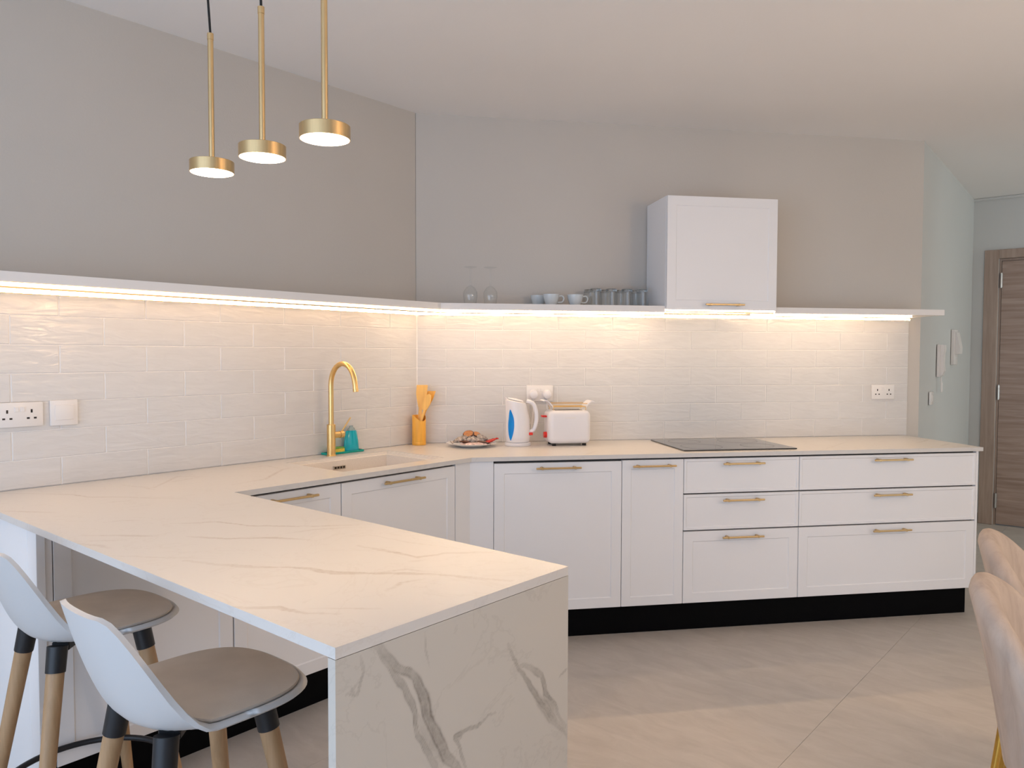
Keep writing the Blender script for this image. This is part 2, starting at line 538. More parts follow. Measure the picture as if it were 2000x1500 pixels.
def spline(pts, n=8):
    """Catmull-Rom through points"""
    P = [Vector(q) for q in pts]
    P = [P[0] * 2 - P[1]] + P + [P[-1] * 2 - P[-2]]
    out = []
    for i in range(1, len(P) - 2):
        for k in range(n):
            t = k / n
            a, b, c, d = P[i - 1], P[i], P[i + 1], P[i + 2]
            out.append(0.5 * ((2 * b) + (c - a) * t + (2 * a - 5 * b + 4 * c - d) * t * t + (3 * b - a - 3 * c + d) * t ** 3))
    out.append(P[-2])
    return out
TOPV= [(9,0.8,[(1.348,-1.971),(1.425,-1.945),(1.528,-1.89),(1.576,-1.847),(1.618,-1.822),(1.695,-1.804),(1.762,-1.751),(1.795,-1.723),(1.875,-1.664),(1.97,-1.628),(2.027,-1.593)]),(4,0.5,[(1.759,-1.749),(1.79,-1.685),(1.864,-1.653)]),(7,0.8,[(1.538,-1.621),(1.626,-1.605),(1.695,-1.597),(1.738,-1.597),(1.757,-1.524),(1.835,-1.443)]),(8,0.4,[(1.749,-1.635),(1.766,-1.603)]),(6,0.8,[(0.938,-1.809),(1.015,-1.706),(1.13,-1.676),(1.272,-1.561),(1.351,-1.467)]),(7,0.8,[(1.118,-1.856),(1.212,-1.804),(1.311,-1.703),(1.395,-1.66)]),(4,0.5,[(1.286,-1.656),(1.304,-1.584),(1.366,-1.496)]),(4,0.6,[(0.784,-1.925),(0.797,-1.877),(0.836,-1.835)]),(6,0.7,[(0.905,-2.025),(0.99,-1.952),(1.063,-1.903)]),(6,0.5,[(0.988,-2.071),(1.058,-2.037),(1.105,-2.038)]),(4,0.4,[(0.955,-2.071),(1.037,-1.978)]),(7,0.7,[(1.733,-2.081),(1.804,-2.019),(1.87,-2.004),(1.922,-1.959)]),(4,0.5,[(1.869,-2.066),(1.872,-2.046)]),(6,0.7,[(0.036,-1.965),(0.107,-1.903),(0.246,-1.807),(0.332,-1.796),(0.401,-1.735),(0.516,-1.659),(0.609,-1.565)]),(5,0.5,[(0.481,-1.808),(0.504,-1.718)]),(5,0.6,[(0.374,-2.063),(0.441,-2.014),(0.525,-1.961)]),(5,0.6,[(1.877,-1.813),(1.858,-1.759),(1.878,-1.708)]),(4,0.5,[(1.85,-1.983),(1.909,-1.932),(1.956,-1.892)]),(5,0.8,[(0.467,-1.353),(0.446,-1.201),(0.279,-1.013),(0.262,-0.93)]),(5,0.6,[(0.13,-1.124),(0.13,-1.046),(0.122,-0.992),(0.246,-1.004)]),(5,0.6,[(0.215,-1.603),(0.309,-1.564),(0.134,-1.391),(0.219,-1.316)]),(4,0.6,[(0.241,-1.475),(0.21,-1.324)]),(4,0.7,[(0.205,-0.229),(0.168,-0.121)]),(5,0.5,[(0.17,-1.613),(0.316,-1.586),(0.361,-1.588)]),(5,0.7,[(2.037,1.847),(2.046,2.096)]),(5,0.6,[(2.166,1.77),(2.175,1.937)]),(4,0.5,[(0.981,0.121),(0.911,0.395)]),(4,0.5,[(1.747,1.135),(1.737,1.484),(1.732,1.677)]),(3,0.4,[(1.166,-2.068),(1.262,-2.003),(1.389,-1.917)]),(3,0.35,[(1.426,-1.526),(1.615,-1.512),(1.758,-1.471)])]
ENDV= [(7,0.75,[(-1.987,0.883),(-1.977,0.872),(-1.946,0.822),(-1.917,0.782),(-1.895,0.732),(-1.888,0.684),(-1.861,0.636),(-1.849,0.608),(-1.837,0.573)]),(11,1.0,[(-1.973,0.88),(-1.96,0.857),(-1.935,0.824),(-1.895,0.798),(-1.872,0.75),(-1.861,0.706),(-1.833,0.651),(-1.817,0.615),(-1.792,0.584),(-1.771,0.551)]),(10,0.35,[(-1.895,0.732),(-1.872,0.69),(-1.849,0.643),(-1.829,0.606)]),(4,0.6,[(-2.014,0.873),(-2.007,0.842),(-2.022,0.807),(-2.043,0.814)]),(4,0.4,[(-2.011,0.835),(-2.033,0.818),(-2.024,0.807)]),(5,0.8,[(-1.672,0.651),(-1.695,0.655),(-1.727,0.645),(-1.775,0.649),(-1.792,0.648),(-1.781,0.625),(-1.766,0.58),(-1.758,0.539)]),(9,0.6,[(-1.775,0.649),(-1.783,0.638)]),(6,0.9,[(-1.633,0.779),(-1.603,0.731),(-1.562,0.671),(-1.519,0.612),(-1.48,0.564),(-1.421,0.495)]),(12,0.5,[(-1.546,0.649),(-1.519,0.612),(-1.48,0.564),(-1.427,0.509)]),(6,0.8,[(-1.603,0.731),(-1.562,0.715),(-1.525,0.683),(-1.508,0.636),(-1.474,0.6),(-1.463,0.571),(-1.433,0.529)]),(13,0.7,[(-1.508,0.636),(-1.486,0.601),(-1.474,0.579)]),(5,0.6,[(-1.429,0.666),(-1.458,0.654)]),(2,0.4,[(-1.87,0.87),(-1.86,0.801)])]

# ================================================================== the room
WT = 0.009     # tiles stand this far proud of the paint
# floor: big stone tiles with thin joints on a screed
fl = struct(MB().box(-0.3, 6.2, -5.4, 4.8, -0.12, -0.008).build('floor', 'grout'))
fl.data.materials.clear(); fl.data.materials.append(MAT['floor_joint'])
TW, TL = 1.2, 2.4
ft = MB().box(0.0006, TW - 0.0006, 0.0006, TL - 0.0006, -0.010, 0.0).mesh('floor_tile', 'floor')
for i in range(-2, 4):
    for j in range(-3, 3):
        x0, y0 = 2.12 + i * TW, 1.45 + j * TL
        t = obj('floor_tile', ft, fl, (x0, y0, 0))

HX = lambda y: 1.939 - 0.0505 * (y - 2.322)      # the hall wall line
struct(MB().box(-0.3, 6.3, -5.4, 4.8, H, H + 0.15).build('ceiling', 'ceiling'))
wl = struct(MB().box(-0.2, -WT, -5.3, 0.0, 0, H).build('wall_left', 'wall'))
wb = struct(MB().prism([B(-0.004, -WT)[:2], B(3.025, -WT)[:2], B(2.93, -0.2)[:2], B(-0.05, -0.2)[:2]], 0, H).build('wall_back', 'wall'))
e = B(3.025, -WT)
wh = struct(MB().prism([e[:2], (HX(4.7), 4.7), (HX(4.7) - 0.15, 4.7), (e[0] - 0.15, e[1] + 0.02)], 0, H).build('wall_hall', 'hall_paint'))
# door wall with an opening for the door
WY = 4.5
struct(MB().box(1.7, 2.016, WY, WY + 0.15, 0, H).box(2.9, 6.1, WY, WY + 0.15, 0, H).box(2.016, 2.9, WY, WY + 0.15, 2.165, H).build('wall_far', 'hall_paint'))
struct(MB().box(4.6, 4.75, -5.3, -1.2, 0, H).box(4.6, 4.75, 1.8, 3.40, 0, H).box(4.6, 4.75, -1.2, 1.8, 0, 0.1).box(4.6, 4.75, -1.2, 1.8, 2.4, H).build('wall_side', 'hall_paint'))
w3 = struct(MB().box(4.66, 4.69, -1.2, 1.8, 0.1, 0.15).box(4.66, 4.69, -1.2, 1.8, 2.35, 2.4).box(4.66, 4.69, -1.2, -1.15, 0.15, 2.35).box(4.66, 4.69, 1.75, 1.8, 0.15, 2.35).build('fill_window_3', 'frame_white'))  # unseen window frame added around the side fill light
struct(MB().box(4.75, 6.1, 3.25, 3.40, 0, H).build('wall_passage', 'hall_paint'))
struct(MB().box(6.0, 6.15, 3.25, 3.5, 0, H).box(6.0, 6.15, 4.35, 4.65, 0, H).box(6.0, 6.15, 3.5, 4.35, 0, 0.8).box(6.0, 6.15, 3.5, 4.35, 2.3, H).build('wall_end', 'hall_paint'))
struct(MB().box(-0.2, 0.3, -5.3, -5.15, 0, H).box(4.4, 4.75, -5.3, -5.15, 0, H).box(0.3, 4.4, -5.3, -5.15, 2.4, H).box(0.3, 4.4, -5.3, -5.15, 0, 0.1).build('wall_rear', 'hall_paint'))
w1 = struct(MB().box(0.3, 4.4, -5.28, -5.2, 0.1, 0.15).box(0.3, 4.4, -5.28, -5.2, 2.35, 2.4).box(0.3, 0.35, -5.28, -5.2, 0.15, 2.35).box(4.35, 4.4, -5.28, -5.2, 0.15, 2.35).build('window_1', 'frame_white'))
for x in (1.65, 3.0):
    MB().box(x, x + 0.06, -5.28, -5.2, 0.15, 2.35).build('mullion', 'frame_white', w1)
w2 = struct(MB().box(6.02, 6.1, 3.5, 4.35, 0.8, 0.85).box(6.02, 6.1, 3.5, 4.35, 2.25, 2.3).box(6.02, 6.1, 3.5, 3.55, 0.85, 2.25).box(6.02, 6.1, 4.3, 4.35, 0.85, 2.25).build('window_2', 'frame_white'))
struct(MB().box(HX(WY) + 0.002, 1.912, WY - 0.012, WY - 0.0005, 0, 0.085, 0.002).build('baseboard_far', 'skirting'))
struct(MB().box(HX(WY) - 0.02, 6.0, WY - 0.02, WY - 0.0005, H - 0.022, H - 0.001, 0.004).build('trim_1', 'hall_paint'))

# entrance door
dr = struct(obj('door_1', None, None, (1.914, WY, 0)))
fm = MB().box(0, 0.10, -0.02, 0.12, 0, 2.237, 0.003).box(0.988, 1.088, -0.02, 0.12, 0, 2.237, 0.003).box(0.10, 0.988, -0.02, 0.12, 2.165, 2.237, 0.003)
fm.build('door_frame', 'frame_wood', dr)
MB().box(0.10, 0.118, 0.012, 0.05, 0, 2.165).box(0.97, 0.988, 0.012, 0.05, 0, 2.165).box(0.118, 0.97, 0.012, 0.05, 2.147, 2.165).build('door_stop', 'frame_wood', dr)
MB().box(0.121, 0.967, 0.004, 0.046, 0.008, 2.144, 0.002).build('door_leaf', 'door_wood', dr)
for z in (1.99, 1.085, 0.2):
    MB().tube([(0.118, -0.002, z - 0.06), (0.118, -0.002, z + 0.06)], 0.008, 10).box(0.119, 0.128, 0.0, 0.0035, z - 0.055, z + 0.055).build('hinge', 'steel', dr, smooth=True)
MB().tube([(0.90, 0.003, 1.02), (0.90, -0.05, 1.02), (0.78, -0.055, 1.02)], 0.009, 10).lathe([(0, 0), (0.026, 0), (0.026, 0.006), (0, 0.006)], 20, (0, 0, 0), f=lambda q: Vector((0.90 + q.x, 0.003 - q.z, 1.02 + q.y))).build('door_handle', 'steel', dr, smooth=True)

# ------------------------------------------------------------------ wall tiles
ZR = [1.6075, 1.516, 1.412, 1.3095, 1.207, 1.105, 1.0025, 0.9005]
G = 0.0014
tile_cache = {}


def tile_mesh(wd, ht):
    k = (round(wd, 3), round(ht, 3))
    if k not in tile_cache:
        mb = MB()
        x1, z1 = wd / 2 - G, ht / 2 - G
        b = 0.0018
        bm = mb.bm
        o_ = [bm.verts.new(q) for q in ((-x1, 0.0085, -z1), (x1, 0.0085, -z1), (x1, 0.0085, z1), (-x1, 0.0085, z1))]
        m_ = [bm.verts.new(q) for q in ((-x1, b, -z1), (x1, b, -z1), (x1, b, z1), (-x1, b, z1))]
        f_ = [bm.verts.new(q) for q in ((-x1 + b, 0, -z1 + b), (x1 - b, 0, -z1 + b), (x1 - b, 0, z1 - b), (-x1 + b, 0, z1 - b))]
        bm.faces.new(f_)
        for a, c in ((o_, m_), (m_, f_)):
            for q in range(4):
                bm.faces.new((a[q], a[(q + 1) % 4], c[(q + 1) % 4], c[q]))
        tile_cache[k] = mb.mesh('tile', 'tile')
    return tile_cache[k]


def lay(parent, fn, rz, start, pitch, end, offA, offB):
    for r in range(7):
        zt, zb = ZR[r], ZR[r + 1]
        off = offA if r % 2 == 1 else offB
        xs = [start]
        x = off
        while x < end - 0.02:
            if x > start + 0.05:
                xs.append(x)
            x += pitch
        xs.append(end)
        for a, b in zip(xs[:-1], xs[1:]):
            me = tile_mesh(b - a, zt - zb)
            obj('tile', me, parent, fn((a + b) / 2, (zt + zb) / 2), rz)


lay(wl, lambda a, z: L(-a, 0.0, z), ROT_L, 0.0008, 0.3135, 3.62, 0.348, 0.190)
lay(wb, lambda s, z: B(s, 0.0, z), ROT_B, 0.0008, 0.3108, 2.941, 0.312, 0.157)
MB().box(-WT + 0.0002, -0.0022, -3.62, -0.0015, 0.9, 1.6075).build('grout', 'grout', wl)
MB().box(0.0015, 2.9405, 0.0022, WT - 0.0002, 0.9, 1.6075).build('grout', 'grout', wb, (0, 0, 0), ROT_B)

MB().prism([(-0.0012, -0.005), B(0.005, -0.0012)[:2], B(0.004, -0.0075)[:2], (-0.0075, -0.004)], 0.901, 1.607).build('grout', 'grout', wb)

# ================================================================== worktop
def noise2(x, y, seed, freq, octv=4):
    rng = np.random.RandomState(seed)
    out = np.zeros_like(x)
    amp = 1.0
    for o_ in range(octv):
        for k in range(4):
            a = rng.uniform(0, 2 * np.pi)
            ph = rng.uniform(0, 2 * np.pi)
            out += amp * np.sin((x * np.cos(a) + y * np.sin(a)) * freq * rng.uniform(0.7, 1.4) + ph) / 4
        amp *= 0.5
        freq *= 2.1
    return out


def vein_value(x, y, veins, sig, wob):
    xx = x + wob * noise2(x, y, 1, 18) + 0.0022 * noise2(x, y, 5, 110, 3)
    yy = y + wob * noise2(x, y, 2, 18) + 0.0022 * noise2(x, y, 6, 110, 3)
    br = np.clip(0.75 + 0.45 * noise2(x, y, 3, 30, 3), 0.15, 1.25)
    val = np.zeros_like(x)
    for wd, st, pl in veins:
        n = len(pl) - 1
        dm = np.full_like(x, 9.0)
        gm = np.zeros_like(x)
        for i in range(n):
            ax, ay = pl[i]
            bx, by = pl[i + 1]
            dx, dy = bx - ax, by - ay
            L2 = dx * dx + dy * dy + 1e-9
            t = np.clip(((xx - ax) * dx + (yy - ay) * dy) / L2, 0, 1)
            d = np.hypot(xx - ax - t * dx, yy - ay - t * dy)
            m_ = d < dm
            gm = np.where(m_, (i + t) / n, gm)
            dm = np.minimum(dm, d)
        taper = 0.35 + 0.65 * np.sin(np.pi * np.clip(gm, 0.03, 0.97))
        s_ = wd * sig * br * (0.5 + 0.5 * taper)
        core = np.exp(-(dm / s_) ** 3)
        line = np.exp(-((dm - 0.85 * s_) / (0.28 * s_)) ** 2)
        best = np.maximum(core * 0.62, line * 0.9) * taper
        val = np.maximum(val, st * best)
    return np.clip(val, 0, 1)


class Slab:
    """quads with a dense top grid, joined into one mesh carrying the vein attribute"""
    def __init__(self):
        self.v, self.f, self.n, self.top = [], [], 0, []

    def quad(self, P, step, off):
        P = [np.array(q, float) for q in P]        # four corners in order, 3D; off = vector to the other side
        off = np.array(off, float)
        nu = max(1, int(np.linalg.norm(P[1] - P[0]) / step))
        nv = max(1, int(np.linalg.norm(P[3] - P[0]) / step))
        u = np.linspace(0, 1, nu + 1)[:, None, None]
        v = np.linspace(0, 1, nv + 1)[None, :, None]
        g = (1 - u) * (1 - v) * P[0] + u * (1 - v) * P[1] + u * v * P[2] + (1 - u) * v * P[3]
        base = self.n
        self.v.append(g.reshape(-1, 3))
        self.top.append(np.ones(g.shape[0] * g.shape[1]))
        idx = np.arange((nu + 1) * (nv + 1)).reshape(nu + 1, nv + 1) + base
        q = np.stack([idx[:-1, :-1], idx[1:, :-1], idx[1:, 1:], idx[:-1, 1:]], -1).reshape(-1, 4)
        self.f.extend(q.tolist())
        self.n += (nu + 1) * (nv + 1)
        a = self.n
        cs = P + [q_ + off for q_ in P]
        self.v.append(np.array(cs))
        self.top.append(np.zeros(8))
        self.n += 8
        for k in range(4):
            k2 = (k + 1) % 4
            self.f.append([a + k2, a + k, a + 4 + k, a + 4 + k2])
        self.f.append([a + 7, a + 6, a + 5, a + 4])

    def build(self, name, mat, parent, fn):
        V = np.concatenate(self.v)
        T = np.concatenate(self.top)
        me = bpy.data.meshes.new(name)
        me.from_pydata(V.tolist(), [], self.f)
        at = me.attributes.new('vein', 'FLOAT', 'POINT')
        at.data.foreach_set('value', (fn(V) * T).astype(np.float32))
        me.materials.append(MAT[mat])
        return obj(name, me, parent)


SK = (0.112, 0.520, -0.890, -0.305)      # sink opening x0 x1 y0 y1
TT = 0.020
a_in = DEP * math.tan(TH / 2)
wt = thing('worktop', 'white marble worktop with tan veins, running round the corner into a breakfast bar', 'worktop')
sl = Slab()
rect = lambda x0, x1, y0, y1: [(x0, y0, ZC), (x1, y0, ZC), (x1, y1, ZC), (x0, y1, ZC)]
dn = (0, 0, -TT)
sl.quad(rect(0.001, PX, PY2, PY1), 0.005, dn)
sl.quad(rect(0.001, DEP, PY1, SK[2]), 0.006, dn)
sl.quad(rect(0.001, SK[0], SK[2], SK[3]), 0.008, dn)
sl.quad(rect(SK[1], DEP, SK[2], SK[3]), 0.008, dn)
sl.quad(rect(0.001, DEP, SK[3], -a_in), 0.006, dn)
sl.quad([(0.001, -a_in, ZC), (DEP, -a_in, ZC), B(a_in, 0.001, ZC), (0.001, -0.001, ZC)], 0.006, dn)
sl.quad([B(a_in, DEP, ZC), B(SEND, DEP, ZC), B(SEND, 0.001, ZC), B(a_in, 0.001, ZC)], 0.008, dn)
sl.build('slab', 'marble', wt, lambda V: vein_value(V[:, 0], V[:, 1], TOPV, 0.00115, 0.004))
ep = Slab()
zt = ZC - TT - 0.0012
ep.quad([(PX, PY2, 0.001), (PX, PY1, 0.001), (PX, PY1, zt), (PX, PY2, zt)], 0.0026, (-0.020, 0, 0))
ep.build('waterfall_panel', 'marble_end_shaded', wt, lambda V: vein_value(V[:, 1], V[:, 2], ENDV, 0.00105, 0.006))

# ================================================================== base cabinets
FD = 0.598     # front face of doors
ZB, ZT = 0.149, 0.871


def shaker(w_, h_, t, fr, rec=0.004):
    """a framed door, 0..w in x, 0..h in z, front at y=-t, back at y=0"""
    mb = MB()
    bm = mb.bm
    g = 0.0016
    ch = 0.0012
    def ring(i, y):
        return [bm.verts.new(q) for q in ((i, y, i), (w_ - i, y, i), (w_ - i, y, h_ - i), (i, y, h_ - i))]
    rs = [ring(g, 0), ring(g, -t + ch), ring(g + ch, -t), ring(fr, -t), ring(fr + 0.004, -t + rec)]
    for a, b in zip(rs[:-1], rs[1:]):
        for k in range(4):
            k2 = (k + 1) % 4
            bm.faces.new((a[k], a[k2], b[k2], b[k]))
    bm.faces.new(rs[-1])
    bm.faces.new(list(reversed(rs[0])))
    return mb


def bar_handle(parent, x0, x1, z, y):
    """slim bar along x standing off the face at y (outwards is -y)"""
    yb = y - 0.028
    mb = MB().box(x0, x1, yb - 0.005, yb + 0.005, z - 0.0045, z + 0.0045, 0.002, 2)
    for x in (x0 + 0.03, x1 - 0.03):
        mb.box(x - 0.006, x + 0.006, yb - 0.0065, y, z - 0.006, z + 0.006, 0.002, 1)
    mb.build('handle', 'handle', parent)


def base_unit(name, label, loc, rz, w_, fronts, cat='cabinet', top=0.877, side=False):
    r = thing(name, label, cat, loc, rz)
    cm = MB().box(0.001, w_ - 0.001, -0.574, -0.004, 0.152, top)
    cm.build('carcass', 'gap_shade', r)
    if side:
        MB().box(w_ - 0.0008, w_ + 0.012, -FD, -0.004, 0.150, 0.879).build('side_panel', 'white', r)
    for kind, z0, z1, fr, h in fronts:
        mb = shaker(w_, z1 - z0, 0.022, fr)
        d = mb.build(kind, 'white', r, (0, -FD + 0.022, z0))
        if h:
            bar_handle(d, h[0], h[1], h[2] - z0, -0.022)
    return r


def unit_b(name, label, s0, s1, fronts, **kw):
    return base_unit(name, label, B(s0, 0), ROT_B, s1 - s0, fronts, **kw)


def unit_l(name, label, y0, y1, fronts, **kw):
    return base_unit(name, label, L(y0, 0), ROT_L, y1 - y0, fronts, **kw)


unit_b('appliance_cabinet', 'wide white framed door cabinet with bar handle, beside the corner filler strip', 0.3295, 0.959,
       [('door', ZB, 0.868, 0.05, (0.20, 0.42, 0.842))])
unit_b('base_cabinet', 'narrow tall white cabinet with one slim framed door, left of the drawers', 0.959, 1.276,
       [('door', ZB, ZT, 0.046, (0.047, 0.268, 0.841))])
dz = [(ZB, 0.509, 0.05), (0.513, 0.693, 0.014), (0.697, ZT, 0.014)]
unit_b('drawer_cabinet', 'white three-drawer cabinet with gold bar handles directly below the hob', 1.276, 1.893,
       [('drawer', a, b, f_, (0.196, 0.416, z)) for (a, b, f_), z in zip(dz, (0.477, 0.662, 0.844))])
unit_b('drawer_cabinet', 'wide white three-drawer cabinet at the right end of the run', 1.893, 2.905,
       [('drawer', a, b, f_, (0.402, 0.620, z)) for (a, b, f_), z in zip(dz, (0.479, 0.664, 0.845))], side=True)
unit_l('sink_cabinet', 'white framed door cabinet with gold bar handle under the sink', -0.955, -0.314,
       [('door', ZB, ZT, 0.05, (0.200, 0.428, 0.845))], top=0.66)
unit_l('base_cabinet', 'white framed door cabinet in the nook beside the breakfast bar', -1.4215, -0.956,
       [('door', ZB, ZT, 0.05, (0.124, 0.340, 0.845))])
unit_l('base_cabinet', 'white framed door cabinet without handle under the breakfast bar behind the stools', -1.995, -1.4235,
       [('door', ZB, ZT, 0.05, None)])
# corner filler: two strips meeting at the inside corner
a_f = FD * math.tan(TH / 2)
cf = thing('corner_filler', 'plain white filler strips meeting in the inside corner of the cabinets', 'filler panel')
MB().prism([L(-0.313, FD)[:2], (FD, -a_f), (FD - 0.02, -a_f + 0.007), L(-0.313, FD - 0.02)[:2]], ZB, 0.878).build('strip', 'white', cf)
MB().prism([(FD + 0.0004, -a_f), B(0.3285, FD)[:2], B(0.3285, FD - 0.02)[:2], (FD - 0.0196, -a_f + 0.007)], ZB, 0.878).build('strip', 'white', cf)
# end of the left run, seen under the bar
ef = thing('end_panel', 'white end panel closing the cabinet run under the bar, behind the far stool', 'side panel')
MB().box(0.004, 0.528, -2.040, -2.016, 0.0, 0.8785, 0.001).build('panel', 'white', ef)
MB().box(0.530, 0.602, -2.040, -2.016, 0.0, 0.8785, 0.001).build('post', 'white', ef)
MB().box(0.580, 0.598, -2.0155, -1.997, 0.149, 0.8785).build('strip', 'white', ef)
# plinths
pl = DEP - 0.07
a_p = pl * math.tan(TH / 2)
tag(MB().prism([(pl, -2.014), (pl, -a_p), (pl - 0.018, -a_p + 0.006), (pl - 0.018, -2.014)], 0.0005, 0.147).build('plinth', 'plinth'),
    'black plinth under the sink run of cabinets', 'plinth')
tag(MB().prism([(pl + 0.0006, -a_p + 0.0004), B(2.902, pl)[:2], B(2.902, 0.02)[:2], B(2.884, 0.02)[:2], B(2.884, pl - 0.018)[:2], (pl - 0.017, -a_p + 0.007)], 0.0005, 0.147).build('plinth', 'plinth'),
    'long black plinth under the back wall cabinets and drawers', 'plinth')

# ================================================================== sink, tap, hob
x0, x1, y0, y1 = SK
gp = 0.0012
sk = thing('kitchen_sink', 'cream composite rectangular sink set into the marble worktop', 'sink')
mb = MB()
bm = mb.bm
def rr(i, z):
    return [bm.verts.new(q) for q in ((x0 + i, y0 + i, z), (x1 - i, y0 + i, z), (x1 - i, y1 - i, z), (x0 + i, y1 - i, z))]
rs = [rr(gp, 0.68), rr(gp, 0.8975), rr(0.012, 0.8975), rr(0.014, 0.886), rr(0.026, 0.884), rr(0.036, 0.72), rr(0.05, 0.706)]
for a, b in zip(rs[:-1], rs[1:]):
    for k in range(4):
        bm.faces.new((a[k], a[(k + 1) % 4], b[(k + 1) % 4], b[k]))
bm.faces.new(rs[-1]); bm.faces.new(list(reversed(rs[0])))
mb.build('basin', 'sink', sk)
ov = MB().box(x0 + 0.0285, x0 + 0.0315, -0.655, -0.585, 0.843, 0.861, 0.001).build('overflow', 'steel', sk)
for k in range(4):
    MB().box(x0 + 0.0312, x0 + 0.0322, -0.649 + k * 0.016, -0.638 + k * 0.016, 0.847, 0.857).build('slot', 'hole', ov)
MB().lathe([(0, 0.7065), (0.045, 0.7065), (0.043, 0.710), (0.03, 0.708), (0, 0.708)], 28, (0.33, -0.60, 0)).build('strainer', 'steel', sk, smooth=True)

FX, FY = 0.076, -0.617
tp = thing('kitchen_tap', 'satin gold swan-neck mixer tap behind the sink', 'tap', (FX, FY, ZC))
MB().lathe([(0, 0), (0.0225, 0), (0.0225, 0.004), (0.020, 0.006), (0.020, 0.148), (0.018, 0.150), (0, 0.150)], 28).build('body', 'gold', tp, smooth=True)
arc = [(0, 0, 0.148), (0, 0, 0.25), (0, 0, 0.335)]
for k in range(1, 15):
    t = math.pi * k / 14 * 0.93
    arc.append((0.090 - 0.090 * math.cos(t), 0.0, 0.335 + 0.102 * math.sin(t)))
q = arc[-1]
arc += [(q[0] + 0.004, 0, q[2] - 0.02), (q[0] + 0.007, 0, q[2] - 0.045)]
sp = MB().tube(arc, 0.012, 16).build('spout', 'gold', tp, smooth=True, angle=50)
q = arc[-1]
MB().tube([(q[0] - 0.001, 0, q[2] + 0.012), (q[0] + 0.0012, 0, q[2] - 0.003)], 0.0128, 16).build('aerator', 'gold', sp, smooth=True)
MB().tube([(0, 0.012, 0.098), (0, 0.047, 0.098)], 0.0155, 20).build('valve', 'gold', tp, smooth=True)
cap = MB().tube([(0, 0.048, 0.098), (0, 0.068, 0.098)], 0.0172, 20).build('valve_cap', 'gold', tp, smooth=True)
MB().tube([(0, 0.060, 0.110), (0.012, 0.082, 0.150), (0.020, 0.098, 0.178)], [0.004, 0.0038, 0.0034], 10).build('lever', 'gold', cap, smooth=True)

hb = thing('induction_hob', 'flat black glass induction hob let into the back worktop', 'hob', B(1.298, 0, ZC + 0.0006), ROT_B)
MB().box(0, 0.612, -0.545, -0.062, 0, 0.006, 0.0015).build('glass_top', 'hob', hb)
for x, y, r in ((0.15, -0.18, 0.085), (0.15, -0.41, 0.105), (0.46, -0.18, 0.105), (0.46, -0.41, 0.085)):
    MB().lathe([(r, 0.00605), (r, 0.0063), (r + 0.002, 0.0063), (r + 0.002, 0.00605)], 40, (x, y, 0)).build('zone_ring', 'hob_mark', hb)

# ================================================================== shelves, light strips, hood
a_s = DS * math.tan(TH / 2)
tag(MB().prism([(0.0005, -3.6), (DS, -3.6), (DS, -a_s), (0.0005, -0.0005)], ZS0, ZS1).build('wall_shelf', 'shelf'),
    'empty white floating shelf above the sink wall', 'shelf')
tag(MB().prism([(0.0008, 0.0006), (DS + 0.0006, -a_s + 0.0006), B(1.2865, DS)[:2], B(1.2865, 0.0005)[:2]], ZS0, ZS1).build('wall_shelf', 'shelf'),
    'white floating shelf carrying the glasses and cups, left of the hood', 'shelf')
tag(MB().prism([B(1.914, 0.0005)[:2], B(1.914, DS)[:2], B(2.944, DS)[:2], B(2.944, 0.0005)[:2]], ZS0, ZS1).build('wall_shelf', 'shelf'),
    'empty white floating shelf right of the hood, ending in mid air', 'shelf')

FS = 0.284
a2 = FS * math.tan(TH / 2)


def strip(label, loc, rz, x0, x1, front, z0=1.5925, z1=1.6072, glow=None):
    r = thing('light_strip', label, 'light strip', loc, rz, 'light strips under the shelf')
    if front:
        MB().box(x0, x1, -FS - 0.0018, -FS + 0.014, z1 - 0.0008, z1 + 0.0006).box(x0, x1, -FS - 0.0018, -FS - 0.0003, z0 - 0.0048, z0 + 0.0008).build('carrier', 'handle', r)  # front lip added to draw a tan line and hide the overlit underside
        MB().box(x0, x1, -FS, -FS + 0.012, z0, z1 - 0.0010).build('diffuser', glow or 'led', r)
    else:
        MB().box(x0, x1, -0.0100, -0.0006, z0, z1).box(x0, x1, -0.0124, -0.0100, z0 - 0.0030, z0 - 0.0002).build('carrier', 'handle', r)
        MB().box(x0, x1, -0.0120, -0.0102, z0, z1).build('diffuser', glow or 'led_wall', r)


strip('glowing light strip along the sink wall tiles, under the shelf', L(0, 0), ROT_L, -3.6, -0.006, False)
strip('glowing light strip along the back wall tiles, under the shelf', B(0, 0), ROT_B, 0.006, 2.938, False, glow='led_back')
strip('glowing light strip under the front edge of the sink wall shelf', L(0, 0), ROT_L, -3.6, -a2 - 0.002, True)
strip('glowing light strip under the shelf front below the glasses', B(0, 0), ROT_B, a2 + 0.002, 1.284, True, glow='led_front_back')
strip('glowing light strip under the shelf front right of the hood', B(0, 0), ROT_B, 1.916, 2.745, True, glow='led_front_back')
strip('thin glowing light strip under the hood front edge', B(0, 0), ROT_B, 1.292, 1.908, True, 1.612, 1.6225, 'led_front_back')

hd = thing('hood_cabinet', 'white boxed cooker hood cabinet on the wall above the hob', 'cooker hood', B(1.288, 0), ROT_B)
HW = 0.624
MB().box(0, HW, -0.2895, -0.0005, 1.6240, 2.217, 0.001).build('carcass', 'white', hd)
d = shaker(HW, 0.598, 0.02, 0.05, 0.003).build('door', 'white', hd, (0, -0.2905, 1.6195))
bar_handle(d, 0.207, 0.426, 1.648 - 1.6195, -0.02)
MB().box(0.06, 0.56, -0.245, -0.03, 1.6185, 1.6233, 0.001).build('filter_plate', 'handle', hd)

